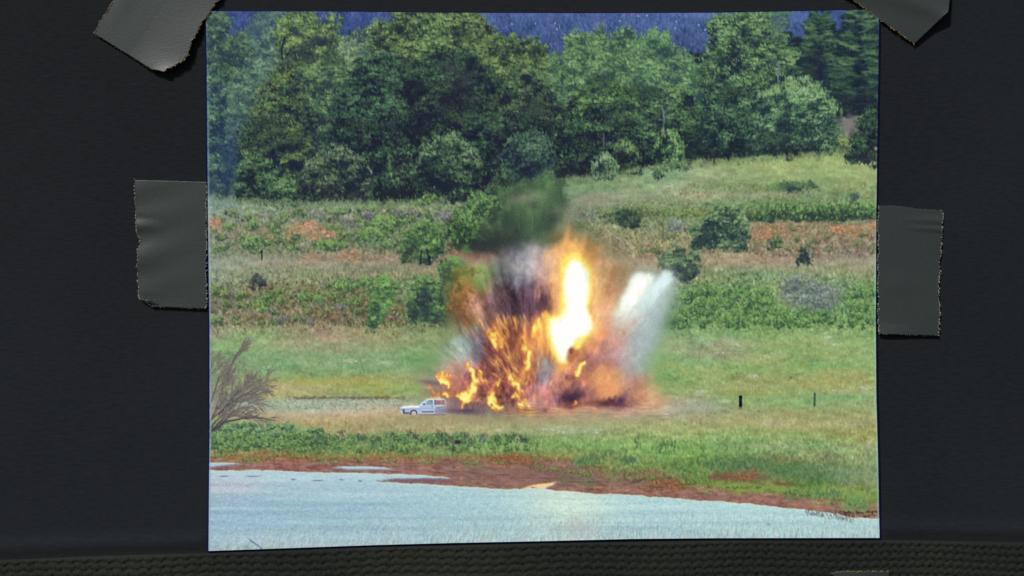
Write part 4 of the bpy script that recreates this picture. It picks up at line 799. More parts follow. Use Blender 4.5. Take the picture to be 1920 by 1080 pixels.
for p_, w_, v_ in (([(884, 700), (890, 712), (888, 726), (882, 738), (874, 746)], 4.6, 1.0), ([(882, 742), (868, 744), (858, 741)], 4.4, .95), ([(866, 740), (870, 752), (868, 762)], 2.4, .6), ([(874, 744), (882, 752)], 3, .6), ([(878, 682), (880, 694)], 3, .5), ([(897, 696), (902, 706), (904, 714)], 2.6, .5), ([(912, 712), (906, 722)], 3, .4),
                   ([(936, 711), (927, 720), (922, 734), (926, 746)], 2.8, .66), ([(916, 747), (921, 756), (930, 763), (940, 766)], 4.0, 1.0), ([(914, 745), (924, 746), (930, 752)], 2.4, .7), ([(936, 726), (932, 738)], 2, .5), ([(952, 700), (958, 714), (966, 724)], 4.0, .62), ([(964, 716), (970, 724), (974, 732)], 4.2, 1.0), ([(966, 742), (974, 752), (980, 764)], 3.4, .75), ([(974, 756), (984, 752), (996, 762)], 2.4, .6), ([(996, 760), (998, 770), (990, 778)], 2, .6), ([(972, 764), (970, 776)], 1.6, .5), ([(978, 768), (984, 776)], 3, .5),
                   ([(980, 636), (981, 650), (984, 662)], 3.8, 1.0), ([(992, 660), (990, 674), (984, 688)], 3.8, .92), ([(984, 688), (980, 704)], 3, .6), ([(929, 626), (930, 640), (933, 652)], 5, .9), ([(898, 596), (908, 612), (918, 626), (926, 640)], 2.6, .5), ([(914, 626), (921, 640), (927, 654)], 3, .55), ([(944, 634), (938, 648)], 3, .5), ([(974, 598), (973, 618), (976, 640)], 2.4, .52), ([(966, 612), (970, 640), (976, 664)], 3, .45), ([(1012, 600), (1014, 618), (1008, 640)], 5, .68), ([(1022, 588), (1017, 610)], 3.4, .62), ([(1000, 612), (996, 640)], 3.4, .5), ([(1030, 640), (1026, 662)], 3, .45),
                   ([(944, 640), (954, 655), (960, 668)], 2, .42), ([(800, 726), (814, 730), (826, 736)], 2.0, .55), ([(812, 741), (824, 741), (836, 741)], 3.6, 1.05), ([(817, 707), (828, 712), (840, 719)], 3.0, .9), ([(822, 704), (840, 706)], 2.4, .5), ([(1094, 682), (1088, 692), (1084, 702)], 3.8, .9), ([(1082, 757), (1078, 764)], 2.2, .55), ([(1010, 690), (1000, 712)], 3, .3), ([(1004, 744), (1012, 760)], 3, .25)):
    lick(p_, w_, v_)
hs = heat * np.clip(1 + .17 * st1 + .17 * st2 + .16 * noise(7, 14, 3), 0.1, 1.9)
ramp_v = [0, .16, .32, .5, .68, .9, 1.2]
ramp_c = np.array([(150, 86, 74), (180, 100, 76), (214, 126, 78), (236, 150, 84), (250, 182, 86), (255, 224, 92), (255, 242, 140)], np.float32)
fc = np.stack([np.interp(hs, ramp_v, ramp_c[:, i]) for i in range(3)], -1)
over(fc, np.clip((hs - .14) / .4, 0, 1) * .86)
n = 1100                                                           # streaks of soot and glow along the rays
aa = rng.normal(math.pi * .55, .34, n); rr = rng.uniform(60, 265, n); xs = ox + rr * np.cos(aa); ys = oy - rr * np.sin(aa)
keep = (xs < 1040) & (ys < 735); xs, ys, aa = xs[keep], ys[keep], aa[keep]; n = len(xs)
u = rng.uniform(0, 1, (n, 1)); b = at(xs, ys); c = np.where(u < .5, b * .78, np.minimum(255, b * 1.14 + 6))
strokes(xs, ys, rng.uniform(4, 11, n), rng.uniform(1.0, 2.2, n), -np.degrees(aa) + rng.normal(0, 10, n), c, .36)
n = 900                                                            # fanning tongues of orange through the middle
xs = rng.uniform(900, 1040, n); ys = rng.uniform(592, 722, n); dx_s = xs - 1004; dy_s = 800 - ys
inside = ((xs - 972) / 68) ** 2 + ((ys - 655) / 66) ** 2 < 1; xs, ys, dx_s, dy_s = xs[inside], ys[inside], dx_s[inside], dy_s[inside]; n = len(xs)
an = -np.degrees(np.arctan2(dy_s, dx_s * 1.25)) + rng.normal(0, 9, n); gl_ = noise(16, 26, 2)[(ys - PY0).astype(int), (xs - PX0).astype(int)]
lit = np.clip(.5 + .35 * gl_ + .004 * (xs - 960) + rng.normal(0, .25, n), 0, 1)[:, None]
c = np.where(lit < .45, np.array([104, 58, 58.]) + lit * np.array([120, 60, 20]), np.array([222, 128, 70.]) + (lit - .45) * np.array([66, 120, 50]))
strokes(xs, ys, rng.uniform(4, 11, n), rng.uniform(.8, 2.0, n), an, c, .38)
n = 420                                                            # and low tangled fire
xs = rng.uniform(865, 1000, n); ys = rng.uniform(700, 770, n); u = rng.uniform(0, 1, (n, 1)); ib = at(xs, ys)
strokes(xs, ys, rng.uniform(3, 8, n), rng.uniform(1, 2, n), rng.normal(-70, 34, n), np.where(u < .5, ib * .72, np.minimum(255, ib * 1.2 + 12)), .4)
over(np.minimum(255, fc * 1.03), blur(np.clip((hs - .50) / .34, 0, 1), .6) * .85)
for q in ((938, 745, 6, 4), (941, 757, 5, 5), (930, 741, 4, 3), (962, 757, 3, 8), (970, 770, 3, 6), (984, 770, 5, 5), (944, 728, 3, 7), (950, 740, 4, 5), (1022, 768, 4, 5), (910, 742, 6, 4)): soft(q[0], q[1], q[2], q[3], 0, (74, 40, 42), .7)
soft(979, 773, 3.5, 3.5, 0, (214, 138, 78), .7); soft(1011, 553, 2.5, 10, 5, (222, 168, 140), .6); soft(1004, 552, 2, 9, 5, (214, 160, 136), .5); soft(1038, 540, 3, 30, 2, (250, 186, 118), .6); soft(1060, 460, 4, 26, 12, (242, 186, 122), .6)
_m = blur((heat > .2).astype(np.float32), 3)[..., None]; _b = blur(CV, 1.1); CV[:] = CV * (1 - _m) + _b * _m
# pale blue-grey smoke pocket, pink haze, peach ball
soft(1020, 690, 15, 22, 0, (156, 152, 160), .65); soft(1018, 704, 9, 12, 0, (118, 122, 138), .45); soft(1024, 680, 6, 10, 0, (172, 180, 184), .5); soft(1004, 735, 18, 13, 0, (214, 150, 136), .5); soft(998, 756, 11, 8, 0, (228, 180, 172), .55); soft(1028, 738, 7, 14, 0, (228, 140, 116), .5)
over((232, 164, 110), poly([(1112, 700), (1124, 688), (1146, 690), (1160, 706), (1166, 726), (1158, 742), (1140, 746), (1122, 736), (1114, 720)], 7, 2, 12) * .92); soft(1128, 692, 10, 6, 0, (236, 168, 104), .7); soft(1150, 700, 16, 16, 0, (222, 150, 118), .45)
over((62, 36, 50), poly([(1136, 752), (1142, 744), (1148, 748), (1156, 740), (1152, 756)], 1.2, 1, 4) * .6)
soft(1060, 722, 26, 6, -28, (206, 140, 100), .5); soft(1140, 712, 16, 20, 0, (236, 166, 108), .5)
n = 900; xs = rng.uniform(950, 1260, n); ys = 772 + rng.normal(0, 7, n); strokes(xs, ys, rng.uniform(3, 12, n), 1, rng.normal(0, 6, n), at(xs, ys) * rng.normal(1, .09, (n, 1)), .5)
# white fireball column
def ball(pts, s, col, a=1): over(col, poly(pts, s) * a)
ball([(1052, 470), (1064, 452), (1086, 460), (1104, 486), (1116, 512), (1118, 560), (1112, 590), (1120, 616), (1108, 640), (1086, 664), (1070, 690), (1048, 692), (1030, 660), (1016, 630), (1018, 592), (1040, 580), (1040, 520)], 9, (248, 186, 112), .75)
ball([(1050, 494), (1062, 476), (1084, 472), (1096, 488), (1110, 506), (1110, 552), (1103, 582), (1112, 606), (1110, 626), (1094, 640), (1078, 652), (1066, 680), (1050, 684), (1036, 664), (1024, 632), (1022, 594), (1026, 586), (1034, 594), (1050, 588), (1052, 540)], 3.2, (255, 238, 116), .97)
ball([(1062, 500), (1074, 484), (1090, 492), (1105, 512), (1104, 550), (1098, 578), (1108, 594), (1111, 612), (1106, 624), (1086, 634), (1072, 652), (1063, 677), (1052, 679), (1040, 654), (1030, 628), (1031, 600), (1052, 594), (1061, 576), (1056, 530)], 2.6, (255, 255, 226), 1)
ball([(1065, 506), (1078, 492), (1093, 506), (1101, 526), (1097, 562), (1099, 590), (1106, 606), (1097, 620), (1072, 636), (1060, 668), (1050, 666), (1041, 644), (1037, 610), (1058, 602), (1068, 580), (1062, 540)], 2.6, (270, 268, 262), 1)
ball([(1064, 660), (1070, 650), (1080, 652), (1088, 660), (1080, 672), (1070, 682), (1062, 676)], 2.4, (176, 104, 76), .85); ball([(1066, 656), (1072, 652), (1076, 658), (1070, 666)], 1.4, (134, 78, 60), .7); ball([(1076, 652), (1088, 642), (1090, 648), (1080, 656)], 1.6, (255, 236, 110), .9)
soft(1120, 622, 3, 2, 0, (252, 190, 110), .8); soft(1060, 455, 7, 22, 8, (240, 178, 112), .5); soft(1064, 436, 5, 14, 6, (214, 150, 100), .4); soft(1052, 690, 12, 8, 0, (246, 170, 96), .5)
soft(1026, 592, 4, 6, 0, (255, 200, 80), .7)
# jets of white water
def jet(pts, s, col, a): over(np.asarray(col) + (noise(6, 14, 2) * 2)[..., None], poly(pts, s, 1, 8) * a)
jet([(1150, 600), (1190, 516), (1262, 508), (1266, 534), (1250, 590), (1222, 650), (1200, 700), (1172, 712), (1160, 690), (1180, 640)], 15, (166, 184, 180), .68)
jet([(1190, 600), (1236, 530), (1262, 516), (1268, 536), (1250, 586), (1216, 640), (1190, 650)], 10, (182, 200, 200), .75); soft(1204, 560, 24, 12, -52, (226, 236, 230), .8)
jet([(1186, 516), (1193, 512), (1226, 513), (1224, 534), (1206, 558), (1186, 580), (1164, 598), (1150, 594), (1166, 560)], 3.4, (240, 250, 236), 1)
jet([(1184, 530), (1196, 518), (1212, 520), (1210, 540), (1196, 562), (1174, 584), (1166, 574)], 4, (262, 266, 258), .95)
jet([(1172, 598), (1190, 578), (1212, 550), (1236, 520), (1248, 506), (1262, 512), (1258, 530), (1238, 552), (1216, 576), (1196, 596)], 3.6, (214, 240, 238), .95)
jet([(1196, 576), (1218, 546), (1238, 526), (1246, 528), (1232, 550), (1210, 574)], 4, (238, 264, 260), .9)
jet([(1150, 602), (1180, 584), (1206, 572), (1196, 604), (1160, 622)], 7, (228, 222, 208), .7)
soft(1244, 524, 14, 9, -50, (232, 250, 250), .7); soft(1218, 560, 30, 12, -52, (204, 220, 220), .55); soft(1180, 606, 22, 12, -45, (216, 206, 194), .5); _m = blur(poly([(1130, 560), (1180, 590), (1270, 560), (1240, 700), (1140, 720)], 0), 10)[..., None]; _b = blur(CV, 5); CV[:] = CV * (1 - _m) + _b * _m; soft(1226, 580, 22, 10, -52, (180, 200, 200), .3); soft(1166, 622, 30, 6, -38, (222, 170, 146), .4); soft(1150, 646, 34, 5, -34, (226, 172, 142), .4); soft(1168, 642, 34, 4, -38, (176, 140, 136), .3); soft(1206, 630, 22, 34, 20, (160, 178, 176), .45)
n = 160; t = rng.uniform(0, 1, n); xs = 1150 + 100 * t + rng.normal(0, 14, n); ys = 640 - 120 * t + rng.normal(0, 16, n); strokes(xs, ys, rng.uniform(6, 16, n), 1.4, rng.normal(-54, 6, n), np.minimum(255, at(xs, ys) * rng.normal(1.0, .05, (n, 1))), .4)
# fine soot/turbulence so the veils are not airbrushed
msk = blur(poly([(790, 760), (850, 640), (860, 540), (920, 470), (1040, 440), (1180, 500), (1260, 520), (1220, 660), (1240, 770)], 0), 16)
CV += ((st1 * rayf * 3.2 + noise(7, 10, 3) * 3.0) * msk)[..., None]
# motifs of the blast
dust = poly([(800, 700), (850, 640), (838, 600), (850, 520), (930, 470), (1030, 440), (1100, 440), (1180, 540), (1160, 640), (1200, 720), (1260, 750), (1240, 776), (1000, 784), (860, 770), (850, 745), (800, 730)], 0, 5, 20)
motif('printed_blast_smoke', dust, 'printed brown and purple smoke of the blast')
motif('printed_water_plume', poly([(1186, 516), (1226, 512), (1262, 508), (1268, 530), (1250, 590), (1214, 650), (1180, 700), (1160, 690), (1176, 640), (1152, 600), (1170, 556)], 0, 2, 12), 'printed white water plume flying up to the right')
motif('printed_flames', ((hs > .36) & (dust > .3)).astype(np.float32), 'printed orange flames in the smoke')
motif('printed_flames', poly([(782, 726), (812, 708), (846, 712), (840, 722), (852, 744), (808, 746), (806, 736)], 0, 1, 6), 'printed small flames over the car roof')
motif('printed_fireball', poly([(1048, 490), (1064, 462), (1088, 466), (1112, 506), (1112, 556), (1105, 584), (1114, 610), (1106, 634), (1078, 656), (1064, 686), (1046, 686), (1022, 632), (1020, 590), (1050, 586)], 0, 1, 8), 'printed white-hot fireball column')

# ---- the car --------------------------------------------------------------------------------------
body = [(749, 768), (751, 764), (751, 766), (750, 770), (752, 771), (754, 775), (770, 777), (771, 771), (775, 768), (779, 768), (783, 771), (784, 777), (815, 778), (836, 777), (838, 762), (836, 748), (826, 747), (800, 748), (797, 750), (786, 760), (770, 761), (755, 763), (750, 766)]
over((178, 192, 212), poly([(750, 768), (751, 764), (757, 762), (772, 760.5), (782, 760.5), (787, 758), (797, 750), (802, 747.5), (832, 748), (838, 752), (838, 775), (830, 778), (783, 778), (752, 775)], .7))
over((236, 248, 234), poly([(751, 765), (757, 762), (772, 760.5), (784, 760.5), (787, 764), (770, 765), (754, 766)], .7) * .95)
over((156, 176, 220), poly([(752, 766), (772, 765), (784, 765.5), (814, 765), (815, 768), (785, 769), (774, 768), (770, 771), (754, 771)], .6) * .8)
over((190, 218, 230), poly([(785, 760), (797, 750), (800, 750), (793, 760), (786, 763)], .6) * .9)
over((206, 232, 220), poly([(797, 750), (802, 747), (832, 747.5), (834, 749.3), (802, 749.6)], .5) * .9)
over((116, 140, 158), poly([(798, 759), (804, 751), (812, 750.5), (812, 759)], .5)); over((160, 190, 194), poly([(801, 757), (806, 753), (810, 755), (809, 758)], .8) * .7)
over((206, 222, 232), poly([(812.5, 750), (815, 750), (815, 775), (812.5, 775)], .5) * .8); over((48, 50, 82), poly([(815, 750), (816.8, 750), (816.8, 760), (815, 760)], .4))
over((150, 104, 116), poly([(817.5, 750.5), (831, 750.5), (832, 759), (817.5, 759)], .6) * .9); over((196, 140, 120), poly([(825, 752), (830, 752), (830, 758), (825, 758)], .8) * .7); over((70, 56, 84), poly([(831, 750), (833, 750), (833.5, 760), (831.5, 760)], .6) * .7)
over((196, 200, 198), poly([(816, 759.6), (838, 760), (838, 762), (816, 762)], .6) * .8); over((104, 96, 136), poly([(818, 764), (836, 761.5), (836, 763), (820, 766)], .6) * .6)
over((196, 212, 222), poly([(791, 769), (800, 767.5), (812, 768), (814, 771), (792, 771)], .6) * .8); over((96, 92, 158), poly([(791, 771), (814, 770.5), (814, 773), (792, 773.5)], .6) * .85); over((192, 198, 190), poly([(792, 775), (815, 774.5), (815, 776.5), (792, 777)], .6) * .75); over((120, 70, 96), poly([(786, 777), (836, 777), (836, 778.5), (786, 778.5)], .6) * .7)
over((136, 128, 146), poly([(816, 766), (838, 764), (838, 778), (816, 778)], 1.4) * .55)
over((58, 44, 110), poly([(768.5, 776), (769.5, 771), (774, 768), (779, 768.5), (783, 772), (783, 778), (769, 778)], .5)); over((196, 186, 176), poly(ell(776, 775, 4.6, 4.6), .6)); over((232, 214, 196), poly(ell(776, 776, 2.2, 2.2), .6) * .7)
over((190, 204, 214), poly([(749, 771), (756, 771.5), (757, 774), (750, 773)], .5)); over((66, 34, 78), poly([(756, 768), (759, 768), (759, 776), (756, 776)], .5) * .9); over((80, 50, 96), poly([(759, 772), (768, 773), (768, 777), (759, 777)], .7) * .7); over((150, 120, 160), poly([(752, 767), (755, 767), (755, 770), (752, 770)], .6) * .6)
over((52, 48, 86), poly([(793.5, 757), (796.5, 756), (797, 759), (794, 760)], .5)); over((96, 104, 120), poly([(810, 762), (813, 762), (813, 764), (810, 764)], .5) * .8)
over((158, 138, 146), poly([(836, 751), (846, 754), (852, 762), (852, 774), (836, 777)], 1.6) * .6); soft(848, 766, 8, 9, 0, (132, 104, 112), .7); soft(836, 757, 6, 8, 0, (196, 136, 116), .45); soft(862, 772, 34, 5, 3, (84, 72, 92), .6); soft(878, 770, 22, 4, 2, (70, 62, 82), .5)
CB = poly([(749, 769), (751, 764), (757, 761.5), (782, 760), (797, 749.5), (802, 746.5), (834, 747.5), (839, 752), (839, 776), (830, 779), (783, 779), (751, 776)], 0)
car = motif('printed_car', CB, 'pale blue estate car at the left edge of the blast')
motif('windscreen', poly([(785, 760), (797, 750), (801, 750), (794, 760)], 0), None, car)
motif('side_window', poly([(797, 760), (804, 750), (813, 750), (813, 760)], 0), None, car)
motif('side_window', poly([(816.5, 750), (832, 750), (833, 760), (816.5, 760)], 0), None, car)
motif('wheel', poly(ell(776, 774.5, 6.4, 5), 0), None, car)
over((150, 146, 104), poly([(740, 778), (850, 779), (900, 782), (900, 790), (740, 790)], 3, 1.5, 6) * .5)
n = 260; xs = rng.uniform(740, 900, n); strokes(xs, 780 + rng.uniform(0, 6, n), 2.6, .8, rng.normal(88, 12, n), (158, 150, 108), .4)

# a whole-print pass: photographic grain and the pale lens fringe painted at the sides
np.clip(CV, 0, 262, out=CV); hi = np.clip((250 - CV.mean(2)) / 40, 0, 1)[..., None]
CV += (noise(1.6, 1.6, 1)[..., None] * 2.0 + noise(3.2, 2.2, 1)[..., None] * np.array([1.6, .5, 2.0])) * hi
sh = CV - blur(CV, 1.6); CV += .38 * sh
np.clip(CV, 0, 255, out=CV)

# pale lens fringe painted into the ink along both sides
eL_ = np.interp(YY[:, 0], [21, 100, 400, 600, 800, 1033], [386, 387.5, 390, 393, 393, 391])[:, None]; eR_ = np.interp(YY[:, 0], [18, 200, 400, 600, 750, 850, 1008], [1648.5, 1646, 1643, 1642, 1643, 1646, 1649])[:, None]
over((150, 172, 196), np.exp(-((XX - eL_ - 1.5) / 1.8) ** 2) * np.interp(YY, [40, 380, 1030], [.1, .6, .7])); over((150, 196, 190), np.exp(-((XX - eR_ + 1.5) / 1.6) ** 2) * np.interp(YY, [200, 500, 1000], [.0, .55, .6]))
# ---- materials --------------------------------------------------------------------------------
def mat_new(name):
    m = bpy.data.materials.new(name); m.use_nodes = True; nt = m.node_tree
    return m, nt, nt.nodes['Principled BSDF']
def node(nt, t, **kw):
    n = nt.nodes.new(t)
    for k, v in kw.items():
        if k in n.inputs: n.inputs[k].default_value = v
        else: setattr(n, k, v)
    return n
def cloth_mat(name, c1, c2, scale, fib, bump, rough=.85, spec=.25, slow=6.0, weave=0, sheen=0):
    """dark cloth or card: slow tint drift, fine fibre noise, bump"""
    m, nt, b = mat_new(name); L = nt.links.new
    tc = node(nt, 'ShaderNodeTexCoord'); mp = node(nt, 'ShaderNodeMapping'); mp.inputs['Scale'].default_value = fib
    L(tc.outputs['Object'], mp.inputs[0])
    n1 = node(nt, 'ShaderNodeTexNoise', Scale=slow, Detail=3.0); L(tc.outputs['Object'], n1.inputs['Vector'])
    n2 = node(nt, 'ShaderNodeTexNoise', Scale=scale, Detail=4.0, Roughness=.65); L(mp.outputs[0], n2.inputs['Vector'])
    add = node(nt, 'ShaderNodeMath', operation='MULTIPLY_ADD'); L(n2.outputs[0], add.inputs[0]); add.inputs[1].default_value = .9; L(n1.outputs[0], add.inputs[2])
    rp = node(nt, 'ShaderNodeMapRange'); rp.inputs['From Min'].default_value = .55; rp.inputs['From Max'].default_value = 1.35; L(add.outputs[0], rp.inputs[0])
    mx = node(nt, 'ShaderNodeMix', data_type='RGBA'); mx.inputs[6].default_value = (*c1, 1); mx.inputs[7].default_value = (*c2, 1); L(rp.outputs[0], mx.inputs[0])
    L(mx.outputs[2], b.inputs['Base Color'])
    bp = node(nt, 'ShaderNodeBump', Strength=bump, Distance=.0002)
    if weave:
        w = node(nt, 'ShaderNodeTexWave', Scale=weave, Distortion=1.5, Detail=2.0); w.bands_direction = 'Z'; L(tc.outputs['Object'], w.inputs['Vector'])
        ad = node(nt, 'ShaderNodeMath', operation='ADD'); L(w.outputs['Fac'], ad.inputs[0]); L(n2.outputs[0], ad.inputs[1]); L(ad.outputs[0], bp.inputs['Height'])
    else: L(n2.outputs[0], bp.inputs['Height'])
    L(bp.outputs[0], b.inputs['Normal'])
    b.inputs['Roughness'].default_value = rough; b.inputs['Specular IOR Level'].default_value = spec
    return m
MB = cloth_mat('black_card', lin((23, 27, 31)) * .52, lin((46, 50, 53)) * .54, 900, (.35, 1, 1.6), .3, spec=.08, slow=5)
MK = cloth_mat('knitted_yarn', lin((26, 29, 28)) * .66, lin((50, 53, 46)) * .66, 1400, (1, 1, 1), .5, .95, .08, slow=12)
MT = cloth_mat('cloth_tape', lin((50, 59, 59)) * .52, lin((66, 73, 70)) * .52, 1100, (1, 1, 2.2), .3, .42, .24, slow=22)
MF = cloth_mat('frayed_thread', lin((96, 100, 92)), lin((160, 162, 146)), 900, (1, 1, 1), .2, .9, .2)
MFy = cloth_mat('yellowed_thread', lin((84, 72, 42)), lin((156, 134, 80)), 900, (1, 1, 1), .2, .9, .2)
ME, nt_, b_ = mat_new('blue_fringe'); nz_ = node(nt_, 'ShaderNodeTexNoise', Scale=60.0)
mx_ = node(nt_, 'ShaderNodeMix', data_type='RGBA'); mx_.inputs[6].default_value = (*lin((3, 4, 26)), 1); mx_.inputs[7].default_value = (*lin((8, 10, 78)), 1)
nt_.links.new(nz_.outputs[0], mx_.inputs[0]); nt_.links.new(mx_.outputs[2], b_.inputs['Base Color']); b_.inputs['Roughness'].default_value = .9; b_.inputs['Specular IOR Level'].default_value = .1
MP, nt_, b_ = mat_new('printed_paper'); at_ = node(nt_, 'ShaderNodeAttribute', attribute_name='ink'); nt_.links.new(at_.outputs['Color'], b_.inputs['Base Color'])
b_.inputs['Roughness'].default_value = .45; b_.inputs['Specular IOR Level'].default_value = .05
n_ = node(nt_, 'ShaderNodeTexNoise', Scale=900.0, Detail=2.0); bp_ = node(nt_, 'ShaderNodeBump', Strength=.03, Distance=.0001)
nt_.links.new(n_.outputs[0], bp_.inputs['Height']); nt_.links.new(bp_.outputs[0], b_.inputs['Normal'])
MPP, nt_, b_ = mat_new('paper_white'); b_.inputs['Base Color'].default_value = (.7, .7, .68, 1); b_.inputs['Roughness'].default_value = .8
nz_ = node(nt_, 'ShaderNodeTexNoise', Scale=300.0); bp_ = node(nt_, 'ShaderNodeBump', Strength=.1, Distance=.0001); nt_.links.new(nz_.outputs[0], bp_.inputs['Height']); nt_.links.new(bp_.outputs[0], b_.inputs['Normal'])

def grid_faces(nx, ny, off=0):
    i, j = np.meshgrid(np.arange(nx - 1), np.arange(ny - 1)); a = (j * nx + i + off).ravel()
    return np.stack([a, a + nx, a + nx + 1, a + 1], 1)

# ---- the board (setting) ---------------------------------------------------------------------
def seam(x): return np.interp(x, [-500, 0, 200, 391, 700, 1020, 1340, 1648, 1920, 2500], [1066, 1050, 1042, 1036.5, 1025.5, 1018, 1013, 1012.5, 1017, 1030])
gx = np.linspace(-520, 2440, 371); gy = np.linspace(-420, 1500, 241); GX, GY = np.meshgrid(gx, gy)
sd = GY - seam(GX)
zb = .0011 * np.exp(-((sd + 22) / 13) ** 2) * (GX < 391) + .0011 * np.exp(-((sd + 22) / 13) ** 2) * (GX > 1652) + .00025 * np.sin(GX * .004 + 1) * np.sin(GY * .006)
V = on_board(GX.ravel(), GY.ravel(), zb.ravel()); n0 = len(V)
back = V.copy(); back[:, 1] = .008
ny_, nx_ = GX.shape; F = grid_faces(nx_, ny_)
rim = np.concatenate([np.arange(nx_), np.arange(1, ny_) * nx_ + nx_ - 1, (ny_ - 1) * nx_ + np.arange(nx_ - 2, -1, -1), np.arange(ny_ - 2, 0, -1) * nx_])
bv = back[rim]; m_ = len(rim); idx = np.arange(m_); nxt = (idx + 1) % m_
F2 = np.stack([rim[idx], rim[nxt], n0 + nxt, n0 + idx], 1)
c4 = [n0 + 0, n0 + nx_ - 1, n0 + nx_ - 1 + ny_ - 1, n0 + 2 * (nx_ - 1) + ny_ - 1]
board = mesh_obj('backdrop_board', np.concatenate([V, bv]), np.concatenate([F, F2, [c4]]), MB, smooth=False)
board.data.polygons.foreach_set('use_smooth', np.r_[np.ones(len(F), bool), np.zeros(len(F2) + 1, bool)])
tag(board, 'large charcoal black board that the print is taped to', 'board', kind='structure')

# ---- knitted band along the bottom ---------------------------------------------------------
gx = np.arange(-500, 2420, 2.0); nv = 96; tv = np.linspace(0, 1, nv)
GX, TV = np.meshgrid(gx, tv); dep = TV * 190; GY = seam(GX) + dep
r2 = np.random.default_rng(4)
wobx = 3.0 * np.sin(GX * .013 + GY * .02) + 2 * np.sin(GX * .041); wid = np.interp(GX, [0, 1100, 1920], [24, 25, 22])
ph = (GX + wobx) / wid * math.pi
row = (dep + 2.2 * np.sin(GX * .019) + 5.0 * np.abs(np.cos(ph))) / 13.6
fr = row - np.floor(row)
hgt = .00062 * np.sin(math.pi * fr) ** .8 * (.55 + .45 * np.abs(np.sin(ph + .6 * np.floor(row) % 2))) + .0002 * np.sin(GX * 1.3 + GY * 1.7) + .00008 * r2.standard_normal(GX.shape)
hgt = hgt * np.clip(dep / 3, 0, 1) + .0010
V = on_board(GX.ravel(), GY.ravel(), hgt.ravel()); nx_ = len(gx)
top = on_board(gx, seam(gx) - .5, np.full(len(gx), -.0004)); F = grid_faces(nx_, nv); a = np.arange(nx_ - 1)
F3 = np.stack([len(V) + a, a, a + 1, len(V) + a + 1], 1)
tag(mesh_obj('knitted_band', np.concatenate([V, top]), np.concatenate([F, F3]), MK, smooth=True),
    'dark knitted band with rows of looped stitches below the print', 'knitted band')

# ---- the print -------------------------------------------------------------------------------
def eL(y): return np.interp(y, [21, 100, 400, 600, 800, 1033], [386, 387.5, 390, 393, 393, 391])
def eR(y): return np.interp(y, [18, 200, 400, 600, 750, 850, 1008], [1648.5, 1646, 1643, 1642, 1643, 1646, 1649])
def eT(x): return np.interp(x, [386, 600, 850, 1100, 1340, 1500, 1649], [21, 21.5, 24, 25, 24, 21, 18])
def eB(x): return np.interp(x, [391, 560, 700, 850, 1020, 1180, 1340, 1649], [1033, 1027, 1022, 1018, 1014.5, 1010.5, 1009, 1008.5])
def bilin(px, py):
    x = np.clip(px - PX0, 0, PW - 1.01); y = np.clip(py - PY0, 0, PH - 1.01); x0 = x.astype(int); y0 = y.astype(int); fx = (x - x0)[..., None]; fy = (y - y0)[..., None]
    return (CV[y0, x0] * (1 - fx) + CV[y0, x0 + 1] * fx) * (1 - fy) + (CV[y0 + 1, x0] * (1 - fx) + CV[y0 + 1, x0 + 1] * fx) * fy
NX, NY = 860, 684
U, W_ = np.meshgrid(np.linspace(0, 1, NX), np.linspace(0, 1, NY))
xn = 386 + 1263 * U; yn = 20 + 1000 * W_
for _ in range(3):
    PXg = eL(yn) * (1 - U) + eR(yn) * U; PYg = eT(xn) * (1 - W_) + eB(xn) * W_; xn, yn = PXg, PYg
def paper_z(px, py): return .0016 + .0006 * np.sin((px - 386) / 1263 * math.pi) * np.sin((py - 20) / 1000 * math.pi)
ZG = paper_z(PXg, PYg)
def above(px, py, z):
    """a point that is seen at (px, py) yet lies z above the board"""
    o = TO_WORLD @ np.array(CAM_POSE[3:]); p = on_board(px, py, 0.0); t = (np.asarray(z) / (-o[1]))[..., None]
    return p + (o - p) * t
PV = above(PXg, PYg, ZG).reshape(-1, 3)
inks = np.clip(lin(bilin(PXg, PYg)) / (K_LIGHT), 0, .97).reshape(-1, 3)
cid = IDS[np.clip(((PYg[:-1, :-1] + PYg[1:, 1:]) / 2 - PY0).astype(int), 0, PH - 1), np.clip(((PXg[:-1, :-1] + PXg[1:, 1:]) / 2 - PX0).astype(int), 0, PW - 1)].ravel()
faces = grid_faces(NX, NY)
root = bpy.data.objects.new('photographic_print', None); COL.objects.link(root); root.location = Vector(on_board(1018, 1012, .001).tolist()); root.empty_display_size = .02
tag(root, 'glossy colour print of a car caught in a fiery blast, taped to the board', 'photo print')
rl = np.array(root.location)
made = {}
for k, (nm, lab, par) in enumerate(MOTIFS):
    f = faces[cid == k + 1]
    if not len(f): continue
    used, inv = np.unique(f.ravel(), return_inverse=True)
    o = mesh_obj(nm, PV[used] - rl, inv.reshape(-1, 4), MP, root, inks=inks[used])
    if par >= 0 and par in made: o.parent = made[par]
    made[k] = o
    if lab: o['label'] = lab
    if nm in ('printed_meadow', 'printed_wood'): o['kind'] = 'stuff'
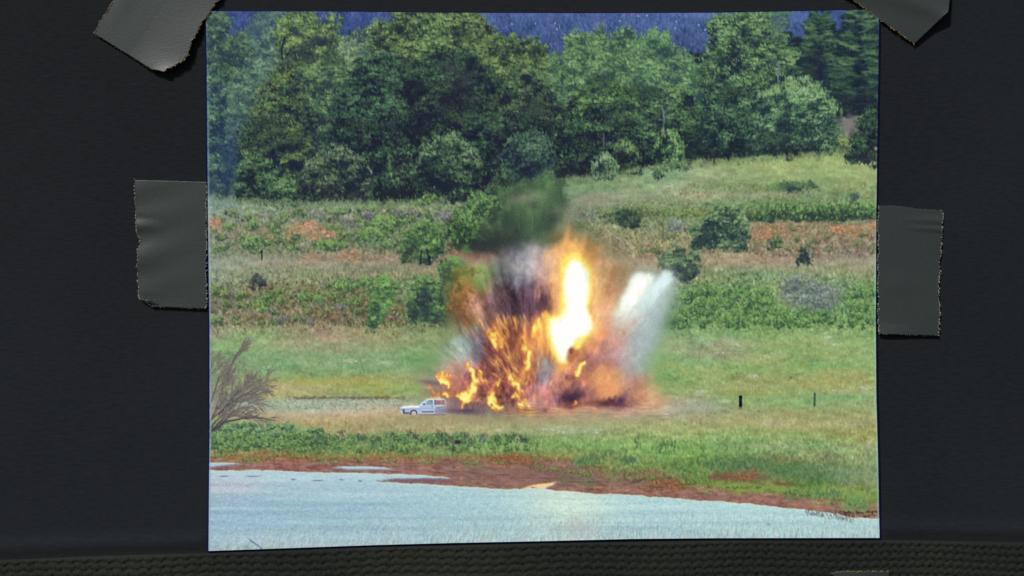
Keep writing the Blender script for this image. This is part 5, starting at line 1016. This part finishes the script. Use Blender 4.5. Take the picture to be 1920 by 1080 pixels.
# paper body behind the ink, and an added strip imitating blue lens fringing
def rim_sheet(name, grow, z0, z1, mat, label=None):
    n = 80; t = np.linspace(0, 1, n)
    gL, gR, gT, gB = grow
    xs = np.concatenate([386 + 1263 * t, np.full(n, 1649), 1649 - 1263 * t, np.full(n, 386)]); ys = np.concatenate([np.full(n, 20), 20 + 1000 * t, np.full(n, 1020), 1020 - 1000 * t])
    side = np.repeat([0, 1, 2, 3], n); X = np.where(side == 1, eR(ys) + gR, np.where(side == 3, eL(ys) - gL, 0)); Y = np.zeros(4 * n)
    Y[side == 0] = eT(xs[side == 0]) - gT; X[side == 0] = (eL(20) - gL) + (eR(20) + gR - eL(20) + gL) * t
    Y[side == 2] = eB(xs[side == 2]) + gB; X[side == 2] = (eR(1010) + gR) + (eL(1030) - gL - eR(1010) - gR) * t
    Y[side == 1] = (eT(1649) - gT) + (eB(1649) + gB - eT(1649) + gT) * t; Y[side == 3] = (eB(386) + gB) + (eT(386) - gT - eB(386) - gB) * t
    keep = np.r_[True, np.hypot(np.diff(X), np.diff(Y)) > .01]; keep[-1] = False; X, Y = X[keep], Y[keep]; m = len(X)
    Vt = above(X, Y, np.full(m, z1)); Vb = above(X, Y, np.full(m, z0)); cx = above(np.array([1018.]), np.array([520.]), np.array([z1]))
    i = np.arange(m); j = (i + 1) % m
    tri = np.stack([i, j, np.full(m, 2 * m), np.full(m, 2 * m)], 1)[:, [0, 2, 1]]
    me = bpy.data.meshes.new(name); me.from_pydata((np.concatenate([Vt, Vb, cx]) - rl).tolist(), [], tri.tolist() + np.stack([i, j, m + j, m + i], 1).tolist()); me.materials.append(mat)
    o = bpy.data.objects.new(name, me); COL.objects.link(o); o.parent = root
    if label: o['label'] = label
    return o
rim_sheet('paper_sheet', (0, 0, 0, 0), .0009, .0014, MPP)
rim_sheet('blue_fringe_strip', (2.8, 2.8, 1.2, 2.8), .0004, .0009, ME, 'thin dark blue strip added round the print as lens colour fringe')

# ---- tape ------------------------------------------------------------------------------------
def tape(corners, zf, label, serr=('L', 'R'), amp=1.6, pitch=6.5, warp=None, thread=MF, res=(90, 130), straight_threads=True):
    """corners TL, TR, BR, BL in frame positions; serr = torn sides; zf(s,t) lift in metres; warp(s,t) -> dx, dy"""
    ns, nt2 = res; S, T = np.meshgrid(np.linspace(0, 1, ns), np.linspace(0, 1, nt2))
    c = np.array(corners, float); P = (c[0] * (1 - S[..., None]) + c[1] * S[..., None]) * (1 - T[..., None]) + (c[3] * (1 - S[..., None]) + c[2] * S[..., None]) * T[..., None]
    r = np.random.default_rng(int(abs(c.sum())) % 9999)
    if warp: dx, dy = warp(S, T); P[..., 0] += dx; P[..., 1] += dy
    def teeth(L, n):
        u = np.linspace(0, L, n); k = u / pitch; z = np.abs((k % 1) - .5) * 2 - .5
        return amp * (z + .7 * np.interp(u, np.arange(0, L + pitch, pitch * .8), r.standard_normal(len(np.arange(0, L + pitch, pitch * .8)))))
    eds = {}
    for sd_ in 'LRTB':
        a, b = {'L': (c[0], c[3]), 'R': (c[1], c[2]), 'T': (c[0], c[1]), 'B': (c[3], c[2])}[sd_]
        L_ = np.hypot(*(b - a)); nrm = np.array([-(b - a)[1], (b - a)[0]]) / L_
        n = nt2 if sd_ in 'LR' else ns; tv_ = teeth(L_, n) if sd_ in serr else r.standard_normal(n) * .25
        if sd_ == 'L': w = np.clip(1 - S * 25, 0, 1) * tv_[:, None]
        elif sd_ == 'R': w = np.clip(1 - (1 - S) * 25, 0, 1) * tv_[:, None]
        elif sd_ == 'T': w = np.clip(1 - T * 25, 0, 1) * tv_[None, :]
        else: w = np.clip(1 - (1 - T) * 25, 0, 1) * tv_[None, :]
        P += w[..., None] * nrm
    Z = .0011 + zf(S, T)
    V = above(P[..., 0], P[..., 1], Z).reshape(-1, 3); n = len(V); Vb = V.copy(); Vb[:, 1] += .0003
    F = grid_faces(ns, nt2); rm = np.concatenate([np.arange(ns), np.arange(1, nt2) * ns + ns - 1, (nt2 - 1) * ns + np.arange(ns - 2, -1, -1), np.arange(nt2 - 2, 0, -1) * ns])
    nx2 = np.roll(rm, -1); o = bpy.data.objects.new('tape_strip', None); COL.objects.link(o); o.location = Vector(on_board(*c.mean(0), 0).tolist()); o.empty_display_size = .01
    ol = np.array(o.location)
    tag(o, label, 'tape', 'strips of dark cloth tape holding the print')
    mesh_obj('tape_backing', np.concatenate([V, Vb]) - ol, np.concatenate([F, F[:, ::-1] + n, np.stack([rm, nx2, nx2 + n, rm + n], 1)]), MT, o, smooth=True)
    # loose threads of the torn cloth
    def threads(sides, mat_, dens, sz):
        vs, fs = [], []
        for sd_ in sides:
            E_ = {'L': (P[:, 0], Z[:, 0]), 'R': (P[:, -1], Z[:, -1]), 'T': (P[0], Z[0]), 'B': (P[-1], Z[-1])}[sd_]
            pts, zz = E_; L_ = np.hypot(*np.diff(pts, axis=0).T).sum(); m = int(L_ * dens)
            for q in r.uniform(0, len(pts) - 1.01, m):
                i0 = int(q); f = q - i0; p = pts[i0] * (1 - f) + pts[i0 + 1] * f; d_ = pts[i0 + 1] - pts[i0]; d_ = d_ / (np.hypot(*d_) + 1e-9); nn = np.array([-d_[1], d_[0]])
                z = zz[i0] * (1 - f) + zz[i0 + 1] * f; ln = r.uniform(.8, 2.6) * sz; wd = r.uniform(.5, 1.0) * sz; a_ = r.normal(0, .7)
                dr = d_ * math.cos(a_) + nn * math.sin(a_); sdv = np.array([-dr[1], dr[0]]); p = p + nn * r.normal(0, .6)
                q4 = [p - dr * ln / 2, p + sdv * wd / 2, p + dr * ln / 2, p - sdv * wd / 2]; b0 = len(vs)
                for k_, h_ in ((0, .00002), (1, .00015), (2, .00002), (3, .00015)): vs.append((*q4[k_], z + h_))
                vs.append((*p, z + .00035)); fs += [(b0, b0 + 1, b0 + 4), (b0 + 1, b0 + 2, b0 + 4), (b0 + 2, b0 + 3, b0 + 4), (b0 + 3, b0, b0 + 4)]
        vs = np.array(vs); W3 = above(vs[:, 0], vs[:, 1], vs[:, 2]) - ol
        mesh_obj('frayed_edge', W3, np.array(fs), mat_, o)['kind'] = 'stuff'
    threads(serr, thread, .6, 1.45)
    if straight_threads: threads([q for q in 'TB' if q not in serr], MF, .22, .8)
    return o

g = lambda x, a, s: np.exp(-((x - a) / s) ** 2)
def zL(S, T): return .0002 + .0016 * np.clip(1 - (S * 4 + (1 - T) * 11), 0, 1) ** 1.2 + .0004 * g(T, .37, .04) * np.clip(1 - S * 2.2, 0, 1) - .0002 * g(T, .30, .03) * np.clip(1 - S * 2.2, 0, 1) + .0005 * g(T, .62, .12) * g(S, .1, .3) + .00015 * np.sin(T * 23 + S * 4) * (1 - S)
tape([(253, 337), (387, 341), (387.5, 579), (258, 574)], zL, 'upright tape strip along the left edge of the print, its lower left corner curling', warp=lambda S, T: ((6 * g(T, .49, .05) + 3 * (T - .3)) * np.clip(1 - S * 3, 0, 1) + 30 * np.clip(1 - (S * 5 + (1 - T) * 16), 0, 1) ** 2, -10 * np.clip(1 - (S * 5 + (1 - T) * 16), 0, 1)))
def zR(S, T): return .0002 + .0004 * g(T, .085, .03) * np.clip(S * 1.6 - .5, 0, 1) + .0004 * g(T, .15, .022) * np.clip(S * 1.6 - .6, 0, 1) + .0003 * g(T, .6, .1) * g(S, .3, .2) + .0008 * np.clip(T * 12 - 11, 0, 1) * g(S, .2, .3)
tape([(1646.5, 387), (1768, 395), (1762, 630), (1647, 626)], zR, 'upright tape strip along the right edge of the print', warp=lambda S, T: (3 * g(T, .55, .3) * -S, -3 * g(S, .3, .25) * np.clip(1 - T * 10, 0, 1)))
def zTL(S, T): return .0004 + .0050 * np.clip(S - .50, 0, 1) ** 1.5 * (.12 + .88 * np.clip((T - .45) / .55, 0, 1) ** 1.4) + .0010 * g(S, .1, .12) * (1 - T) * .5
tape([(318, -170), (530, -170), (305, 143), (175, 62)], zTL, 'slanting tape strip over the upper left corner, with a sunlit lifted edge', serr=('L', 'R'), thread=MFy, res=(100, 190),
     warp=lambda S, T: (9 * np.sin(T * math.pi) ** 2 * S * np.clip(T * 2 - 1, 0, 1) + 12 * np.clip(S * 8 - 7, 0, 1) * g(T, .9, .1) * .0 + 10 * g(T, .86, .09) * S ** 3 + 16 * np.clip(S * 7 - 6, 0, 1) ** 2 * np.clip(T * 14 - 13, 0, 1) ** 2 * 0, 8 * g(T, .86, .08) * S ** 3 - 9 * np.clip(S * 6 - 5, 0, 1) * np.clip(T * 12 - 11, 0, 1)), pitch=5.2, amp=1.7)
def zTR(S, T): return .0005 + .0016 * np.clip(S, 0, 1) * T ** 2 + .0012 * g(S + (1 - T) * 1.5, .95, .25) * T
tape([(1446, -110), (1800, -150), (1778, 22), (1715, 83)], zTR, 'slanting tape strip over the upper right corner of the print', serr=('L',), thread=MFy, res=(110, 110), pitch=5.2, amp=1.5, straight_threads=False,
     warp=lambda S, T: (0 * S, 0 * T))
def zB(S, T): return .0019 + .0009 * np.sin(S * math.pi) + 0 * T
tape([(1573, 1071), (1667, 1071), (1672, 1230), (1576, 1230)], zB, 'tape strip just showing at the bottom, on the knitted band', serr=('T',), thread=MFy, res=(80, 80), pitch=7, amp=.8, warp=lambda S, T: (-16 * np.clip(1 - S * 7, 0, 1) ** 2 * np.clip(1 - T * 12, 0, 1), 4 * np.clip(1 - S * 7, 0, 1) ** 2))
